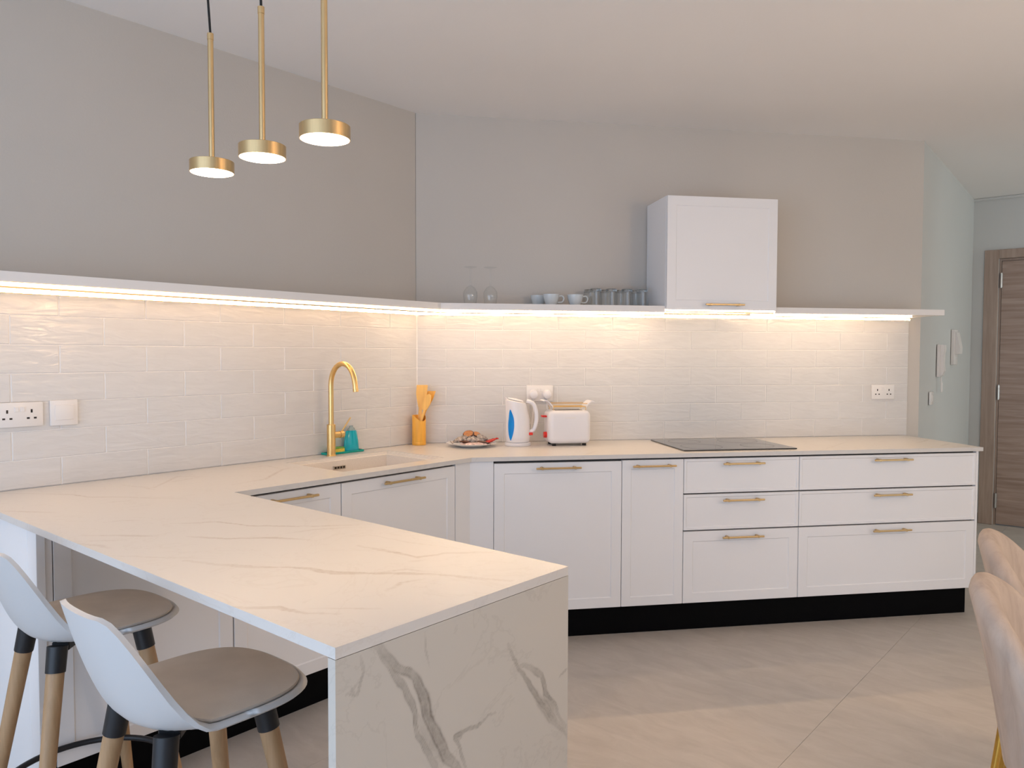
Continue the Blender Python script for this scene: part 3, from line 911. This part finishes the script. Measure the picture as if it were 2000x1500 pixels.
# ================================================================== pendant lamps
def pendant(x, label, bend):
    r = thing('pendant_lamp', label, 'pendant lamp', (x, -1.75, 1.872), 0.0, 'pendant lamps over the breakfast bar')
    h = MB().lathe([(0, 0.031), (0.0565, 0.031), (0.0575, 0.030), (0.0575, 0.0), (0.0555, 0.0), (0.0555, 0.003), (0, 0.003)], 48).build('lamp_head', 'brass', r, smooth=True)
    MB().lathe([(0, 0.0045), (0.0553, 0.0045), (0.0553, 0.0), (0.052, -0.0012), (0, -0.0018)], 28).build('lens', 'lens', h, smooth=True)
    MB().tube([(0, 0, 0.0312), (0, 0, 0.355)], 0.0075, 16).build('rod', 'brass', r, smooth=True)
    MB().tube([(0, 0, 0.3552), (0, 0, 0.372)], 0.0084, 16).build('collar', 'brass', r, smooth=True)
    pts = spline([(0, 0, 0.372), (bend * 0.5, 0, 0.47), (bend, 0, 0.56), (bend * 0.6, 0, 0.68), (0, 0, H - 1.872 - 0.026)], 6)
    MB().tube(pts, 0.0032, 8).build('cable', 'cable', r, smooth=True)
    MB().lathe([(0, 0), (0.05, 0), (0.05, 0.025), (0, 0.025)], 32, (0, 0, H - 1.872 - 0.0255)).build('ceiling_cup', 'brass', r, smooth=True)
pendant(1.089, 'brass disc pendant lamp hanging lowest in the picture, leftmost of the three', -0.022)
pendant(1.337, 'brass disc pendant lamp in the middle of the three over the bar', -0.002)
pendant(1.596, 'brass disc pendant lamp hanging highest in the picture, rightmost of the three', 0.0)

# ================================================================== sockets and wall devices
def socket(label, loc, rz, plugs=False, w_=0.150):
    r = thing('double_socket', label, 'socket', loc, rz, 'double wall sockets')
    h = 0.087
    MB().box(-w_ / 2, w_ / 2, -0.011, -0.0002, -h / 2, h / 2, 0.003, 2).build('faceplate', 'socket', r, smooth=True)
    for sx in (-1, 1):
        cx = sx * 0.038
        for x, z, a, b in ((0, 0.012, 0.003, 0.006), (-0.011, -0.013, 0.0045, 0.003), (0.011, -0.013, 0.0045, 0.003)):
            MB().box(cx + x - a, cx + x + a, -0.0114, -0.0105, z - b, z + b).build('pin_hole', 'hole', r)
        MB().box(sx * 0.0095 - 0.0065, sx * 0.0095 + 0.0065, -0.0142, -0.0108, 0.010, 0.028, 0.001).build('switch', 'socket', r)
        if plugs:
            p = MB().lathe([(0, 0), (0.0235, 0), (0.024, 0.006), (0.021, 0.026), (0.012, 0.031), (0, 0.031)], 24, f=lambda q: Vector((cx + q.x, -0.0115 - q.z, -0.006 + q.y * 1.1))).build('plug', 'plastic', r, smooth=True)
            MB().tube(spline([(cx, -0.022, -0.030), (cx, -0.026, -0.08), (cx + 0.01 * sx, -0.03, -0.16), (cx - 0.02, -0.05, -0.235)], 6), 0.003, 8).build('flex', 'plastic', p, smooth=True)
    return r


socket('white double socket on the tiled sink wall, cut by the left picture edge', L(-1.893, 0.0, 1.1655), ROT_L)
socket('white double socket with two round plugs in it, above the kettle', B(0.6735, 0.0, 1.1675), ROT_B, True)
socket('white double socket at the right end of the tiled back wall', B(2.771, 0.0, 1.163), ROT_B)
r = thing('wall_switch', 'square white rocker switch beside the socket on the sink wall', 'switch', L(-1.7485, 0.0, 1.165), ROT_L)
MB().box(-0.046, 0.046, -0.011, -0.0002, -0.046, 0.046, 0.003, 2).build('faceplate', 'socket', r, smooth=True)
MB().box(-0.032, 0.032, -0.0150, -0.0108, -0.026, 0.029, 0.002, 2).build('rocker', 'socket', r, smooth=True)

def profile(mb, pts, x0, x1):
    """pts in (depth, z), extruded along x"""
    mb.prism([(a_, b_) for a_, b_ in pts], x0, x1, lambda q: Vector((q.z, -q.x, q.y)))
    return mb


y = 2.93
r = thing('intercom_handset', 'beige intercom handset on the hall wall', 'intercom', (HX(y) + 0.001, y, 1.24), ROT_L)
MB().box(-0.045, 0.045, -0.020, 0, 0.0, 0.215, 0.004, 2).build('base', 'intercom', r, smooth=True)
profile(MB(), [(0.0205, 0.004), (0.034, 0.010), (0.045, 0.040), (0.040, 0.075), (0.040, 0.150), (0.046, 0.185), (0.044, 0.211), (0.0205, 0.212)], -0.040, 0.012).build('handset', 'intercom', r)
MB().box(0.022, 0.030, -0.0212, -0.0198, 0.07, 0.15).build('slot', 'hole', r)
MB().tube(spline([(0.0, -0.02, -0.001), (0.004, -0.022, -0.06), (0.008, -0.022, -0.10), (0.022, -0.022, -0.085), (0.025, -0.022, -0.04)], 8), 0.004, 8).build('cord', 'intercom', r, smooth=True)
y = 3.52
r = thing('alarm_panel', 'white alarm keypad high on the hall wall near the door', 'alarm panel', (HX(y) + 0.001, y, 1.315), ROT_L)
MB().box(-0.055, 0.055, -0.026, 0, 0.0, 0.255, 0.006, 2).build('base', 'intercom', r, smooth=True)
profile(MB(), [(0.0265, 0.078), (0.056, 0.080), (0.058, 0.120), (0.050, 0.165), (0.036, 0.235), (0.0265, 0.240)], -0.048, 0.048).build('flap', 'intercom', r)
MB().box(-0.01, 0.01, -0.0285, -0.0255, 0.045, 0.055, 0.002).build('button', 'plastic', r)
y = 2.672
r = thing('light_switch', 'small white light switch on the hall wall below the intercom', 'switch', (HX(y) + 0.001, y, 1.1075), ROT_L)
MB().box(-0.042, 0.042, -0.010, 0, -0.042, 0.042, 0.003, 2).build('faceplate', 'socket', r, smooth=True)
MB().box(-0.012, 0.012, -0.014, -0.0095, -0.02, 0.02, 0.002).build('rocker', 'socket', r)

# ================================================================== things on the worktop
Z0 = ZC + 0.0006
# washing-up things behind the tap
tr = tag(MB().box(-0.024, 0.024, -0.11, 0.11, 0.0, 0.004, 0.0015).box(-0.024, -0.021, -0.11, 0.11, 0.004, 0.010).box(0.021, 0.024, -0.11, 0.11, 0.004, 0.010).box(-0.021, 0.021, -0.11, -0.107, 0.004, 0.010).box(-0.021, 0.021, 0.107, 0.11, 0.004, 0.010).build('soap_tray', 'teal', None, (0.030, -0.515, Z0)),
         'narrow teal plastic tray behind the gold tap', 'tray')
bt = thing('soap_bottle', 'tapered turquoise washing-up bottle standing on the teal tray', 'bottle', (0.030, -0.465, Z0 + 0.0045))
MB().lathe([(0, 0), (0.036, 0.0), (0.037, 0.003), (0.033, 0.05), (0.025, 0.098), (0.022, 0.102), (0, 0.102)], 28, sx=0.5, sy=1.25).build('body', 'teal_liquid', bt, smooth=True)
MB().lathe([(0, 0.1022), (0.020, 0.1022), (0.018, 0.112), (0.010, 0.118), (0.010, 0.126), (0, 0.126)], 20, sx=0.55, sy=1.1).build('cap', 'clear', bt, smooth=True)
sg = thing('sponge', 'yellow sponge with green scourer lying on the teal tray', 'sponge', (0.030, -0.555, Z0 + 0.0045))
MB().box(-0.019, 0.019, -0.04, 0.038, 0.0, 0.021, 0.003).build('foam', 'sponge', sg)
MB().box(-0.019, 0.019, -0.04, 0.038, 0.0212, 0.027, 0.002).build('scourer', 'scour', sg)

# utensil holder in the corner
UX, UY = 0.054, -0.036
uh = thing('utensil_holder', 'round orange bamboo utensil holder in the worktop corner', 'utensil holder', (UX, UY, Z0), YAW)
def notch(q):
    ang = math.atan2(q.y, q.x)
    if q.z > 0.12:
        q = q.copy(); q.z -= 0.03 * max(0.0, math.cos(ang + 0.9)) ** 1.5
    return q
MB().lathe([(0, 0), (0.0355, 0), (0.0365, 0.004), (0.0360, 0.156), (0.0355, 0.158), (0.0345, 0.156), (0.0345, 0.008), (0, 0.008)], 36, f=notch).build('cup', 'bamboo', uh, smooth=True)
MB().lathe([(0.0366, 0.003), (0.0369, 0.004), (0.0369, 0.016), (0.0366, 0.017)], 36).build('foot_band', 'bamboo', uh, smooth=True)


def blade_outline(x_b, x_t, zb, z_h, z_t, wh, wb, wt_, rnd):
    """handle from (x_b,zb) to z_h, then head up to z_t"""
    X = lambda z: x_b + (x_t - x_b) * (z - zb) / (z_t - zb)
    left, right = [], []
    prof = [(zb, wh), (z_h, wh)]
    for k in range(1, 11):
        t = k / 10
        z = z_h + (z_t - z_h) * t
        if rnd:
            wd = wh + (wb - wh) * math.sin(math.pi * min(1, 0.12 + 0.82 * t)) ** 0.8 if t < 1 else wh * 0.5
        else:
            wd = wh + (wt_ - wh) * min(1, t * 1.6) ** 0.8
        prof.append((z, wd))
    for z, wd in prof:
        left.append((X(z) - wd, z)); right.append((X(z) + wd, z))
    return right + left[::-1]


def mk_utensil(name, label, out, mat, y, tilt):
    r = thing(name, label, 'utensil', (UX, UY, Z0), YAW, 'bamboo utensils in the holder')
    f = lambda q: Vector((q.x, y + q.z + tilt * q.y, q.y))
    zs = sorted({p[1] for p in out})
    zh = zs[1]
    n = len(out) // 2
    R_, L_ = out[:n], out[n:][::-1]
    hnd = R_[:2] + L_[:2][::-1]
    head = R_[1:] + L_[1:][::-1]
    MB().prism(hnd, -0.003, 0.003, f).build('handle', mat, r)
    MB().prism([(a, b + 0.0002) for a, b in head], -0.003, 0.003, f).build('head', mat, r)


mk_utensil('spatula', 'square-ended bamboo spatula standing tallest in the holder', blade_outline(-0.006, 0.018, 0.012, 0.195, 0.318, 0.009, 0, 0.029, False), 'bamboo_pale', -0.002, 0.0)
mk_utensil('wooden_spoon', 'pale bamboo spoon leaning right in front in the holder', blade_outline(-0.022, 0.056, 0.012, 0.185, 0.272, 0.006, 0.021, 0, True), 'bamboo_pale', -0.015, -0.02)
mk_utensil('slotted_turner', 'darker bamboo turner leaning furthest right behind the spoon', blade_outline(-0.024, 0.066, 0.012, 0.18, 0.285, 0.006, 0, 0.021, False), 'bamboo', 0.012, 0.03)

# plate of wrapped sweets
PC = B(0.275, 0.165, Z0)
pt = tag(MB().lathe([(0, 0), (0.07, 0), (0.075, 0.003), (0.128, 0.018), (0.130, 0.0195), (0.127, 0.0205), (0.074, 0.007), (0, 0.0055)], 48).build('plate', 'porcelain', None, PC, ROT_B, True),
         'white round plate heaped with wrapped sweets on the back worktop', 'plate')


def sweet(name, label, x, y, z, rx, ry, rz_, mat, tilt=(0, 0, 0), crinkle=0.12, top=None, seed=0):
    rng = random.Random(seed)
    o_ = thing(name, label, 'sweet', (PC[0], PC[1], PC[2]), ROT_B, 'sweets on the plate')
    m3 = Matrix.Translation((x, y, z)) @ Matrix.Rotation(tilt[2], 4, 'Z') @ Matrix.Rotation(tilt[0], 4, 'X') @ Matrix.Rotation(tilt[1], 4, 'Y')
    ph = [rng.uniform(0, 6.28) for _ in range(6)]
    def f(q):
        a = math.atan2(q.y, q.x)
        k = 1 + crinkle * (math.sin(3 * a + ph[0]) * 0.5 + math.sin(7 * a + ph[1]) * 0.35)
        return m3 @ Vector((q.x * k, q.y * k, q.z * (1 + crinkle * math.sin(5 * a + ph[2]))))
    prof = [(0, -0.5), (0.6, -0.48), (0.92, -0.2), (1.0, 0.0), (0.92, 0.25), (0.6, 0.46), (0, 0.5)]
    MB().lathe([(r_ , zz * rz_) for r_, zz in prof], 20, sx=rx, sy=ry, f=f).build('body', mat, o_, smooth=True)
    if top:
        MB().lathe([(0, 0.52 * rz_), (0.55, 0.49 * rz_), (0.8, 0.38 * rz_), (0.55, 0.40 * rz_), (0, 0.42 * rz_)], 20, sx=rx, sy=ry, f=f).build('centre', top, o_, smooth=True)
    else:
        for s in (-1, 1):
            MB().sheet(lambda u, v: m3 @ Vector((s * rx * (0.9 + 0.42 * u), ry * (v - 0.5) * (0.5 + 1.2 * u), 0.004 * math.sin(9 * v + 5 * u))), 4, 6, 0.0012).build('wrapper_end', mat, o_, smooth=True)


sweet('wrapped_sweet', 'silver wrapped sweet at the left of the heap on the plate', -0.058, -0.012, 0.038, 0.040, 0.024, 0.022, 'wrap', (0.2, -0.35, 0.2), seed=1)
sweet('wrapped_sweet', 'silver wrapped sweet at the right of the heap on the plate', 0.054, 0.012, 0.042, 0.038, 0.024, 0.022, 'wrap', (0.25, 0.4, -0.2), seed=2)
sweet('wrapped_sweet', 'silver wrapped sweet lying across the front middle of the heap', 0.006, -0.036, 0.037, 0.040, 0.020, 0.02, 'wrap', (0.5, 0.05, 0.1), seed=3)
sweet('chocolate_biscuit', 'round chocolate biscuit on top of the heap, left one', -0.014, 0.012, 0.062, 0.031, 0.031, 0.014, 'choc', (0.55, -0.2, 0), 0.02, 'biscuit', 4)
sweet('chocolate_biscuit', 'smaller round chocolate biscuit on top of the heap, right one', 0.030, 0.020, 0.058, 0.024, 0.024, 0.013, 'choc', (0.55, 0.25, 0), 0.02, 'biscuit', 5)
sweet('wrapped_sweet', 'dark chocolate sweet low on the left side of the plate', -0.030, -0.042, 0.027, 0.028, 0.018, 0.017, 'choc', (0, 0.1, 0.3), seed=6)
sweet('wrapped_sweet', 'dark chocolate sweet low on the right side of the plate', 0.052, -0.046, 0.0225, 0.034, 0.016, 0.017, 'choc', (0, 0.15, -0.2), seed=7)
sweet('wrapped_sweet', 'pale pink and white wrapped sweet at the front of the plate', 0.004, -0.068, 0.0175, 0.050, 0.022, 0.014, 'wrap_pink', (0.15, 0, 0.05), seed=8)
sweet('wrapped_sweet', 'bright red wrapped sweet overhanging the right plate rim', 0.098, -0.004, 0.026, 0.034, 0.018, 0.014, 'wrap_red', (0, -0.3, 0.2), seed=9)
sweet('wrapped_sweet', 'pale wrapped sweet hidden at the back of the heap', 0.0, 0.056, 0.024, 0.045, 0.024, 0.02, 'wrap', (-0.1, 0, 0), seed=10)

# kettle
kt = thing('electric_kettle', 'white plastic jug kettle with blue water gauge and red switch', 'kettle', B(0.522, 0.165, Z0), ROT_B)
MB().lathe([(0, 0), (0.067, 0), (0.069, 0.003), (0.069, 0.016), (0.066, 0.018), (0, 0.018)], 40, sx=1.0, sy=0.95).build('power_base', 'plastic', kt, smooth=True)
def kf(q):
    if q.z > 0.15:
        t = min(1, (q.z - 0.15) / 0.1)
        q = Vector((q.x - 0.012 * t, q.y, q.z - 0.22 * t * (q.x + 0.055)))
    return q
kprof = [(0, 0.0195), (0.060, 0.0195), (0.064, 0.024), (0.065, 0.05), (0.062, 0.14), (0.057, 0.22), (0.055, 0.243), (0.050, 0.247), (0, 0.249)]
MB().lathe(kprof, 48, f=kf).build('jug', 'plastic', kt, smooth=True)
MB().lathe([(0, 0.2495), (0.040, 0.2495), (0.043, 0.252), (0.038, 0.258), (0, 0.261)], 36, f=kf).build('lid', 'plastic', kt, smooth=True)
MB().sheet(lambda u, v: (-0.052 - 0.015 * u, (v - 0.5) * 0.05 * (1 - 0.6 * u), 0.244 + 0.006 * u - 0.012 * (1 - u) * abs(2 * v - 1)), 5, 6, 0.004).build('spout', 'plastic', kt, smooth=True)
hp = spline([(0.046, -0.012, 0.236), (0.078, -0.022, 0.222), (0.094, -0.026, 0.180), (0.095, -0.026, 0.13), (0.082, -0.022, 0.085), (0.058, -0.014, 0.070)], 6)
MB().tube(hp, 0.0105, 14).build('handle', 'plastic', kt, smooth=True)
def gauge(u, v):
    z = 0.030 + 0.165 * v
    half = 0.30 * math.sin(math.pi * min(max(v, 0.0), 1)) ** 0.75 + 0.002
    a = math.radians(226) + half * (2 * u - 1)
    rr_ = 0.0655 - 0.006 * max(0, (z - 0.05) / 0.17)
    q = kf(Vector(((rr_ + 0.0012) * math.cos(a), (rr_ + 0.0012) * math.sin(a), z)))
    return q
MB().sheet(gauge, 10, 28, 0.001).build('water_gauge', 'blue', kt, smooth=True)
MB().box(0.052, 0.076, -0.036, -0.018, 0.056, 0.070, 0.003, 2).build('switch', 'red', kt, smooth=True)

# toaster
ts = thing('toaster', 'white rounded two-slice toaster with red lever and warming rack', 'toaster', B(0.790, 0.165, Z0), ROT_B)
TWD, TDP = 0.228, 0.15
MB().box(-TWD / 2, TWD / 2, -TDP / 2, TDP / 2, 0.010, 0.186, 0.028, 5).build('body', 'plastic', ts, smooth=True, angle=60)
for sx in (-1, 1):
    for sy in (-1, 1):
        MB().lathe([(0, 0), (0.011, 0), (0.011, 0.012), (0, 0.012)], 14, (sx * 0.082, sy * 0.05, 0)).build('foot', 'hole', ts)
for sy in (-0.028, 0.028):
    MB().box(-0.075, 0.075, sy - 0.014, sy + 0.014, 0.1845, 0.1866).build('bread_slot', 'hole', ts)
MB().box(-TWD / 2 - 0.026, -TWD / 2 + 0.001, -0.02, 0.02, 0.148, 0.158, 0.003, 2).build('lever', 'red', ts, smooth=True)
MB().tube([(-TWD / 2 + 0.001, -0.01, 0.055), (-TWD / 2 - 0.016, -0.01, 0.055)], [0.017, 0.0155], 20).build('browning_knob', 'red', ts, smooth=True)
MB().box(-0.03, 0.03, -TDP / 2 - 0.001, -TDP / 2 + 0.001, 0.146, 0.151, 0.0005).build('badge', 'shelf', ts)
rk = MB()
for sy in (-0.045, -0.02, 0.02, 0.045):
    rk.tube([(-0.095, sy, 0.205), (0.10, sy, 0.205)], 0.0018, 8)
for sy in (-0.045, 0.045):
    rk.tube([(-0.095, sy, 0.222), (0.10, sy, 0.222)], 0.0018, 8)
for sx in (-0.085, 0.09):
    rk.tube([(sx, -0.05, 0.187), (sx, -0.05, 0.205), (sx, 0.05, 0.205), (sx, 0.05, 0.187)], 0.0018, 8)
wr = rk.build('warming_rack', 'gold', ts, smooth=True)
for s in (-1, 1):
    MB().sheet(lambda u, v: (s * (0.088 + 0.050 * u), -0.05 + 0.10 * v, 0.200 + 0.036 * math.sin(u * 2.0)), 8, 4, 0.005).build('rack_end', 'plastic', wr, smooth=True)

# ================================================================== things on the shelf
def wineglass(s, d_, label):
    r = thing('wine_glass', label, 'wine glass', B(s, d_, ZS1 + 0.0005), ROT_B, 'upturned wine glasses on the shelf')
    # stands on its rim
    MB().lathe([(0.031, 0), (0.0335, 0.02), (0.038, 0.045), (0.036, 0.07), (0.022, 0.092), (0.005, 0.102), (0.005, 0.100), (0.0205, 0.0895), (0.0345, 0.069), (0.0365, 0.045), (0.032, 0.02), (0.0297, 0.0)], 36).build('bowl', 'glass', r, smooth=True)
    MB().lathe([(0, 0.1022), (0.005, 0.1022), (0.0042, 0.13), (0.0042, 0.185), (0.008, 0.192), (0.033, 0.197), (0.034, 0.199), (0, 0.200)], 28).build('stem', 'glass', r, smooth=True)
wineglass(0.272, 0.14, 'upturned clear wine glass on the shelf, nearer the corner')
wineglass(0.378, 0.14, 'upturned clear wine glass on the shelf, nearer the cups')


def cup(s, d_, rot, label):
    r = thing('tea_cup', label, 'cup', B(s, d_, ZS1 + 0.0005), ROT_B + rot, 'tea cups on the shelf')
    MB().lathe([(0, 0), (0.024, 0), (0.025, 0.004), (0.034, 0.02), (0.041, 0.045), (0.043, 0.062), (0.0415, 0.0625), (0.039, 0.045), (0.032, 0.022), (0, 0.007)], 32).build('bowl', 'cup', r, smooth=True)
    MB().tube(spline([(0.040, 0, 0.052), (0.060, 0, 0.055), (0.070, 0, 0.040), (0.060, 0, 0.022), (0.034, 0, 0.020)], 6), 0.004, 10).build('handle', 'cup', r, smooth=True)
cup(0.655, 0.05, 0.6, 'pale grey tea cup half hidden at the back, leftmost of the cups')
cup(0.705, 0.145, 0.05, 'pale grey tea cup with handle to the right, in the middle of the cups')
cup(0.838, 0.14, 0.05, 'pale grey tea cup on the shelf next to the tumblers')


def tumbler(s, d_, label):
    r = thing('tumbler', label, 'tumbler', B(s, d_, ZS1 + 0.0005), ROT_B, 'upturned tumblers on the shelf')
    MB().lathe([(0.036, 0), (0.0345, 0.03), (0.031, 0.088), (0.0305, 0.0845), (0.0285, 0.0845), (0.0285, 0.083), (0.032, 0.03), (0.0338, 0.0)], 32).build('glass_wall', 'glass', r, smooth=True)
    MB().lathe([(0.0352, 0.0012), (0.0358, 0.0), (0.0362, 0.0012), (0.0358, 0.0024)], 32).build('rim', 'glass', r, smooth=True)
    MB().lathe([(0, 0.0848), (0.0305, 0.0848), (0.0300, 0.0965), (0.0275, 0.099), (0, 0.099)], 32).build('base', 'glass_base', r, smooth=True)
names = ['first', 'second', 'third', 'fourth']
for k in range(4):
    tumbler(0.958 + 0.088 * k, 0.115, '%s upturned clear tumbler from the cups in the front row on the shelf' % names[k])
for k in range(4):
    tumbler(0.945 + 0.088 * k, 0.040, '%s upturned clear tumbler from the cups in the row against the wall' % names[k])

# ================================================================== bar stools
SH = 0.655
def sstep(t):
    t = min(1.0, max(0.0, t))
    return t * t * (3 - 2 * t)


def outline(a):
    c, s = math.cos(a), math.sin(a)
    n_ = 2.9
    ry = 0.196 if s > 0 else 0.250
    return (abs(c / 0.200) ** n_ + abs(s / ry) ** n_) ** (-1 / n_)


def backness(a):
    d_ = abs((a + math.pi / 2 + math.pi) % (2 * math.pi) - math.pi)      # angle away from straight back
    return 1 - sstep((d_ - math.radians(20)) / math.radians(49))


def shell_pt(u, v):
    a = 2 * math.pi * v
    bk = backness(a)
    rho = 0.02 + 0.98 * u
    ra = outline(a)
    w0 = 0.62 + 0.12 * (1 - bk)
    t = max(0.0, (rho - w0) / (1 - w0))
    wall = bk * 0.235 * t ** 1.6
    lip = (1 - bk) * (0.010 * t ** 2 - 0.012 * max(0, (t - 0.8) / 0.2) ** 2)
    # the wall of the back stands steeper than the seat runs out
    rr_ = ra * (rho - bk * 0.10 * math.sin(math.pi * min(1, t)) * 0.0)
    return (rr_ * math.cos(a), rr_ * math.sin(a), wall + lip - 0.006 * (1 - rho) )


def make_stool():
    r = thing('bar_stool', 'near', 'bar stool', (0, 0, 0), 0, 'bar stools at the breakfast bar')
    sh = MB().sheet(shell_pt, 34, 72, 0.011)
    bmesh.ops.remove_doubles(sh.bm, verts=sh.bm.verts, dist=0.0002)
    sh.build('seat_shell', 'shell', r, (0, 0, SH), 0, True, 60)
    # pad following the seat
    def pad(u, v, top):
        a = 2 * math.pi * v
        bk = backness(a)
        sc_ = (0.91 - 0.20 * bk) * u
        q = Vector(shell_pt(max(0.0, (sc_ - 0.02) / 0.98), v))
        return (q.x, q.y, q.z + ((0.008 + 0.014 * (1 - u ** 3.5)) if top else 0.0012))
    mb = MB()
    mb.sheet(lambda u, v: pad(0.03 + 0.97 * u, v, True), 16, 60)
    mb.sheet(lambda u, v: pad(0.03 + 0.97 * u, v, False), 16, 60)
    bmesh.ops.remove_doubles(mb.bm, verts=mb.bm.verts, dist=0.0004)
    bmesh.ops.bridge_loops(mb.bm, edges=[e_ for e_ in mb.bm.edges if e_.is_boundary and (e_.verts[0].co.xy.length > 0.05)])
    bmesh.ops.holes_fill(mb.bm, edges=[e_ for e_ in mb.bm.edges if e_.is_boundary], sides=80)
    cu = mb.build('cushion', 'cushion', r, (0, 0, SH), 0, True, 55)
    rim = [Vector(pad(1.0, k / 60, True)) - Vector((0, 0, 0.003)) for k in range(60)]
    MB().tube(rim, 0.0022, 8, closed=True).build('piping', 'piping', cu, (0, 0, 0), 0, True)
    LO = -0.028
    # under-seat frame
    MB().box(-0.135, 0.135, -0.022, 0.022, -0.040, -0.018, 0.003).box(-0.022, 0.022, -0.135, 0.135, -0.040, -0.018, 0.003).box(-0.075, 0.075, -0.075, 0.075, -0.034, -0.014, 0.01).build('cross_frame', 'black_metal', r, (0, LO, SH), math.pi / 4)
    ring = []
    for sx in (-1, 1):
        for sy in (-1, 1):
            t0, t1 = Vector((sx * 0.105, LO + sy * 0.105, SH - 0.022)), Vector((sx * 0.200, LO + sy * 0.200, 0.0))
            P = lambda k: t0.lerp(t1, k)
            lg = MB().tube([P(0.06), P(0.5), P(0.985)], [0.0215, 0.0185, 0.0145], 20).build('leg', 'beech', r, (0, 0, 0), 0, True)
            MB().tube([P(0.0), P(0.10)], [0.0245, 0.0235], 20).build('socket', 'black_metal', lg, (0, 0, 0), 0, True)
            MB().tube([P(0.984), P(1.0)], [0.0150, 0.0145], 16).build('foot_cap', 'black_metal', lg, (0, 0, 0), 0, True)
    k = 0.668
    rad = 0.105 + 0.095 * k
    rpts = []
    for i in range(64):
        a = 2 * math.pi * i / 64
        rr_ = rad * math.sqrt(2) - 0.022
        rpts.append((rr_ * math.cos(a), LO + rr_ * math.sin(a), (SH - 0.022) * (1 - k)))
    MB().tube(rpts, 0.0085, 10, closed=True).build('foot_ring', 'black_metal', r, (0, 0, 0), 0, True)
    return r


s1 = make_stool()
s1['label'] = 'white shell bar stool with taupe cushion nearest the waterfall end of the bar'
s1.location = (1.497, -2.005, 0)
s2 = copy_tree(s1)
s2['label'] = 'white shell bar stool further along the bar, cut off by the left picture edge'
s2.location = (0.828, -1.968, 0)

# ================================================================== dining chairs
def make_chair():
    r = thing('dining_chair', 'x', 'chair', (0, 0, 0), 0, 'velvet dining chairs')
    NP = 60
    def sec(i):
        u = -1 + 2 * i / NP
        a = u * math.radians(112)
        c, s = math.cos(a), math.sin(a)
        top = 0.47 + 0.378 * max(0.0, math.cos(a * 0.8)) ** 2.4
        bot = 0.43
        flare = 0.022 + 0.075 * max(0, c) ** 2
        groove = 0.004 * abs(math.sin(u * 9 * math.pi / 1.0)) ** 0.5
        pts = []
        tk = 0.027
        def at(r0, z):
            k = max(0.0, (z - bot) / 0.45)
            rr_ = r0 + flare * k ** 1.3
            return Vector((rr_ * 1.0 * s, -rr_ * 0.95 * c, z))
        Ro = 0.225
        for k in range(7):
            z = bot + (top - 0.03 - bot) * k / 6
            pts.append(at(Ro + tk + groove * min(1, k), z))
        for k in range(1, 6):
            b = math.pi * k / 6
            pts.append(at(Ro + tk * math.cos(b), top - 0.03 + 0.03 * math.sin(b)))
        for k in range(7):
            z = top - 0.03 - (top - 0.03 - bot) * k / 6
            pts.append(at(Ro - tk - groove * min(1, 6 - k), z))
        return pts
    mb = MB()
    S = [[mb.bm.verts.new(q) for q in sec(i)] for i in range(NP + 1)]
    m = len(S[0])
    for i in range(NP):
        for k in range(m):
            k2 = (k + 1) % m
            mb.bm.faces.new((S[i][k], S[i + 1][k], S[i + 1][k2], S[i][k2]))
    mb.bm.faces.new(S[0]); mb.bm.faces.new(list(reversed(S[-1])))
    mb.build('backrest', 'velvet', r, (0, 0, 0), 0, True, 50)
    MB().lathe([(0, 0.385), (0.18, 0.385), (0.192, 0.40), (0.194, 0.44), (0.18, 0.468), (0.12, 0.480), (0, 0.482)], 40, sx=1.0, sy=1.0).build('seat', 'velvet', r, (0, 0.0, 0), 0, True)
    for sx in (-1, 1):
        MB().tube([(sx * 0.07, -0.215, 0.428), (sx * 0.12, -0.265, 0.001)], [0.013, 0.008], 14).build('leg', 'chair_gold', r, (0, 0, 0), 0, True)
        MB().tube([(sx * 0.13, 0.13, 0.384), (sx * 0.20, 0.25, 0.001)], [0.013, 0.008], 14).build('leg', 'chair_gold', r, (0, 0, 0), 0, True)
    return r


c1 = make_chair()
c1['label'] = 'beige velvet dining chair nearest the camera at the right picture edge'
c1.location = (3.04, -0.66, 0)
c1.rotation_euler = (0, 0, -math.pi / 2)
c2 = copy_tree(c1)
c2['label'] = 'beige velvet dining chair further back, partly behind the nearer one'
c2.location = (2.965, -0.085, 0)

# ================================================================== globe lamp added out of view as warm fill for the kitchen
gl = thing('globe_fill_lamp', 'opal globe fill lamp added out of view over the dining side', 'pendant lamp', (4.05, -0.45, 1.95))
MB().lathe([(0.16 * math.sin(math.pi * k / 10), -0.16 * math.cos(math.pi * k / 10)) for k in range(11)], 18).build('globe', 'globe', gl, smooth=True)
MB().tube([(0, 0, 0.161), (0, 0, H - 1.95 - 0.02)], 0.004, 8).build('cable', 'cable', gl, smooth=True)
MB().lathe([(0, 0), (0.05, 0), (0.05, 0.019), (0, 0.019)], 24, (0, 0, H - 1.95 - 0.0198)).build('ceiling_cup', 'brass', gl, smooth=True)
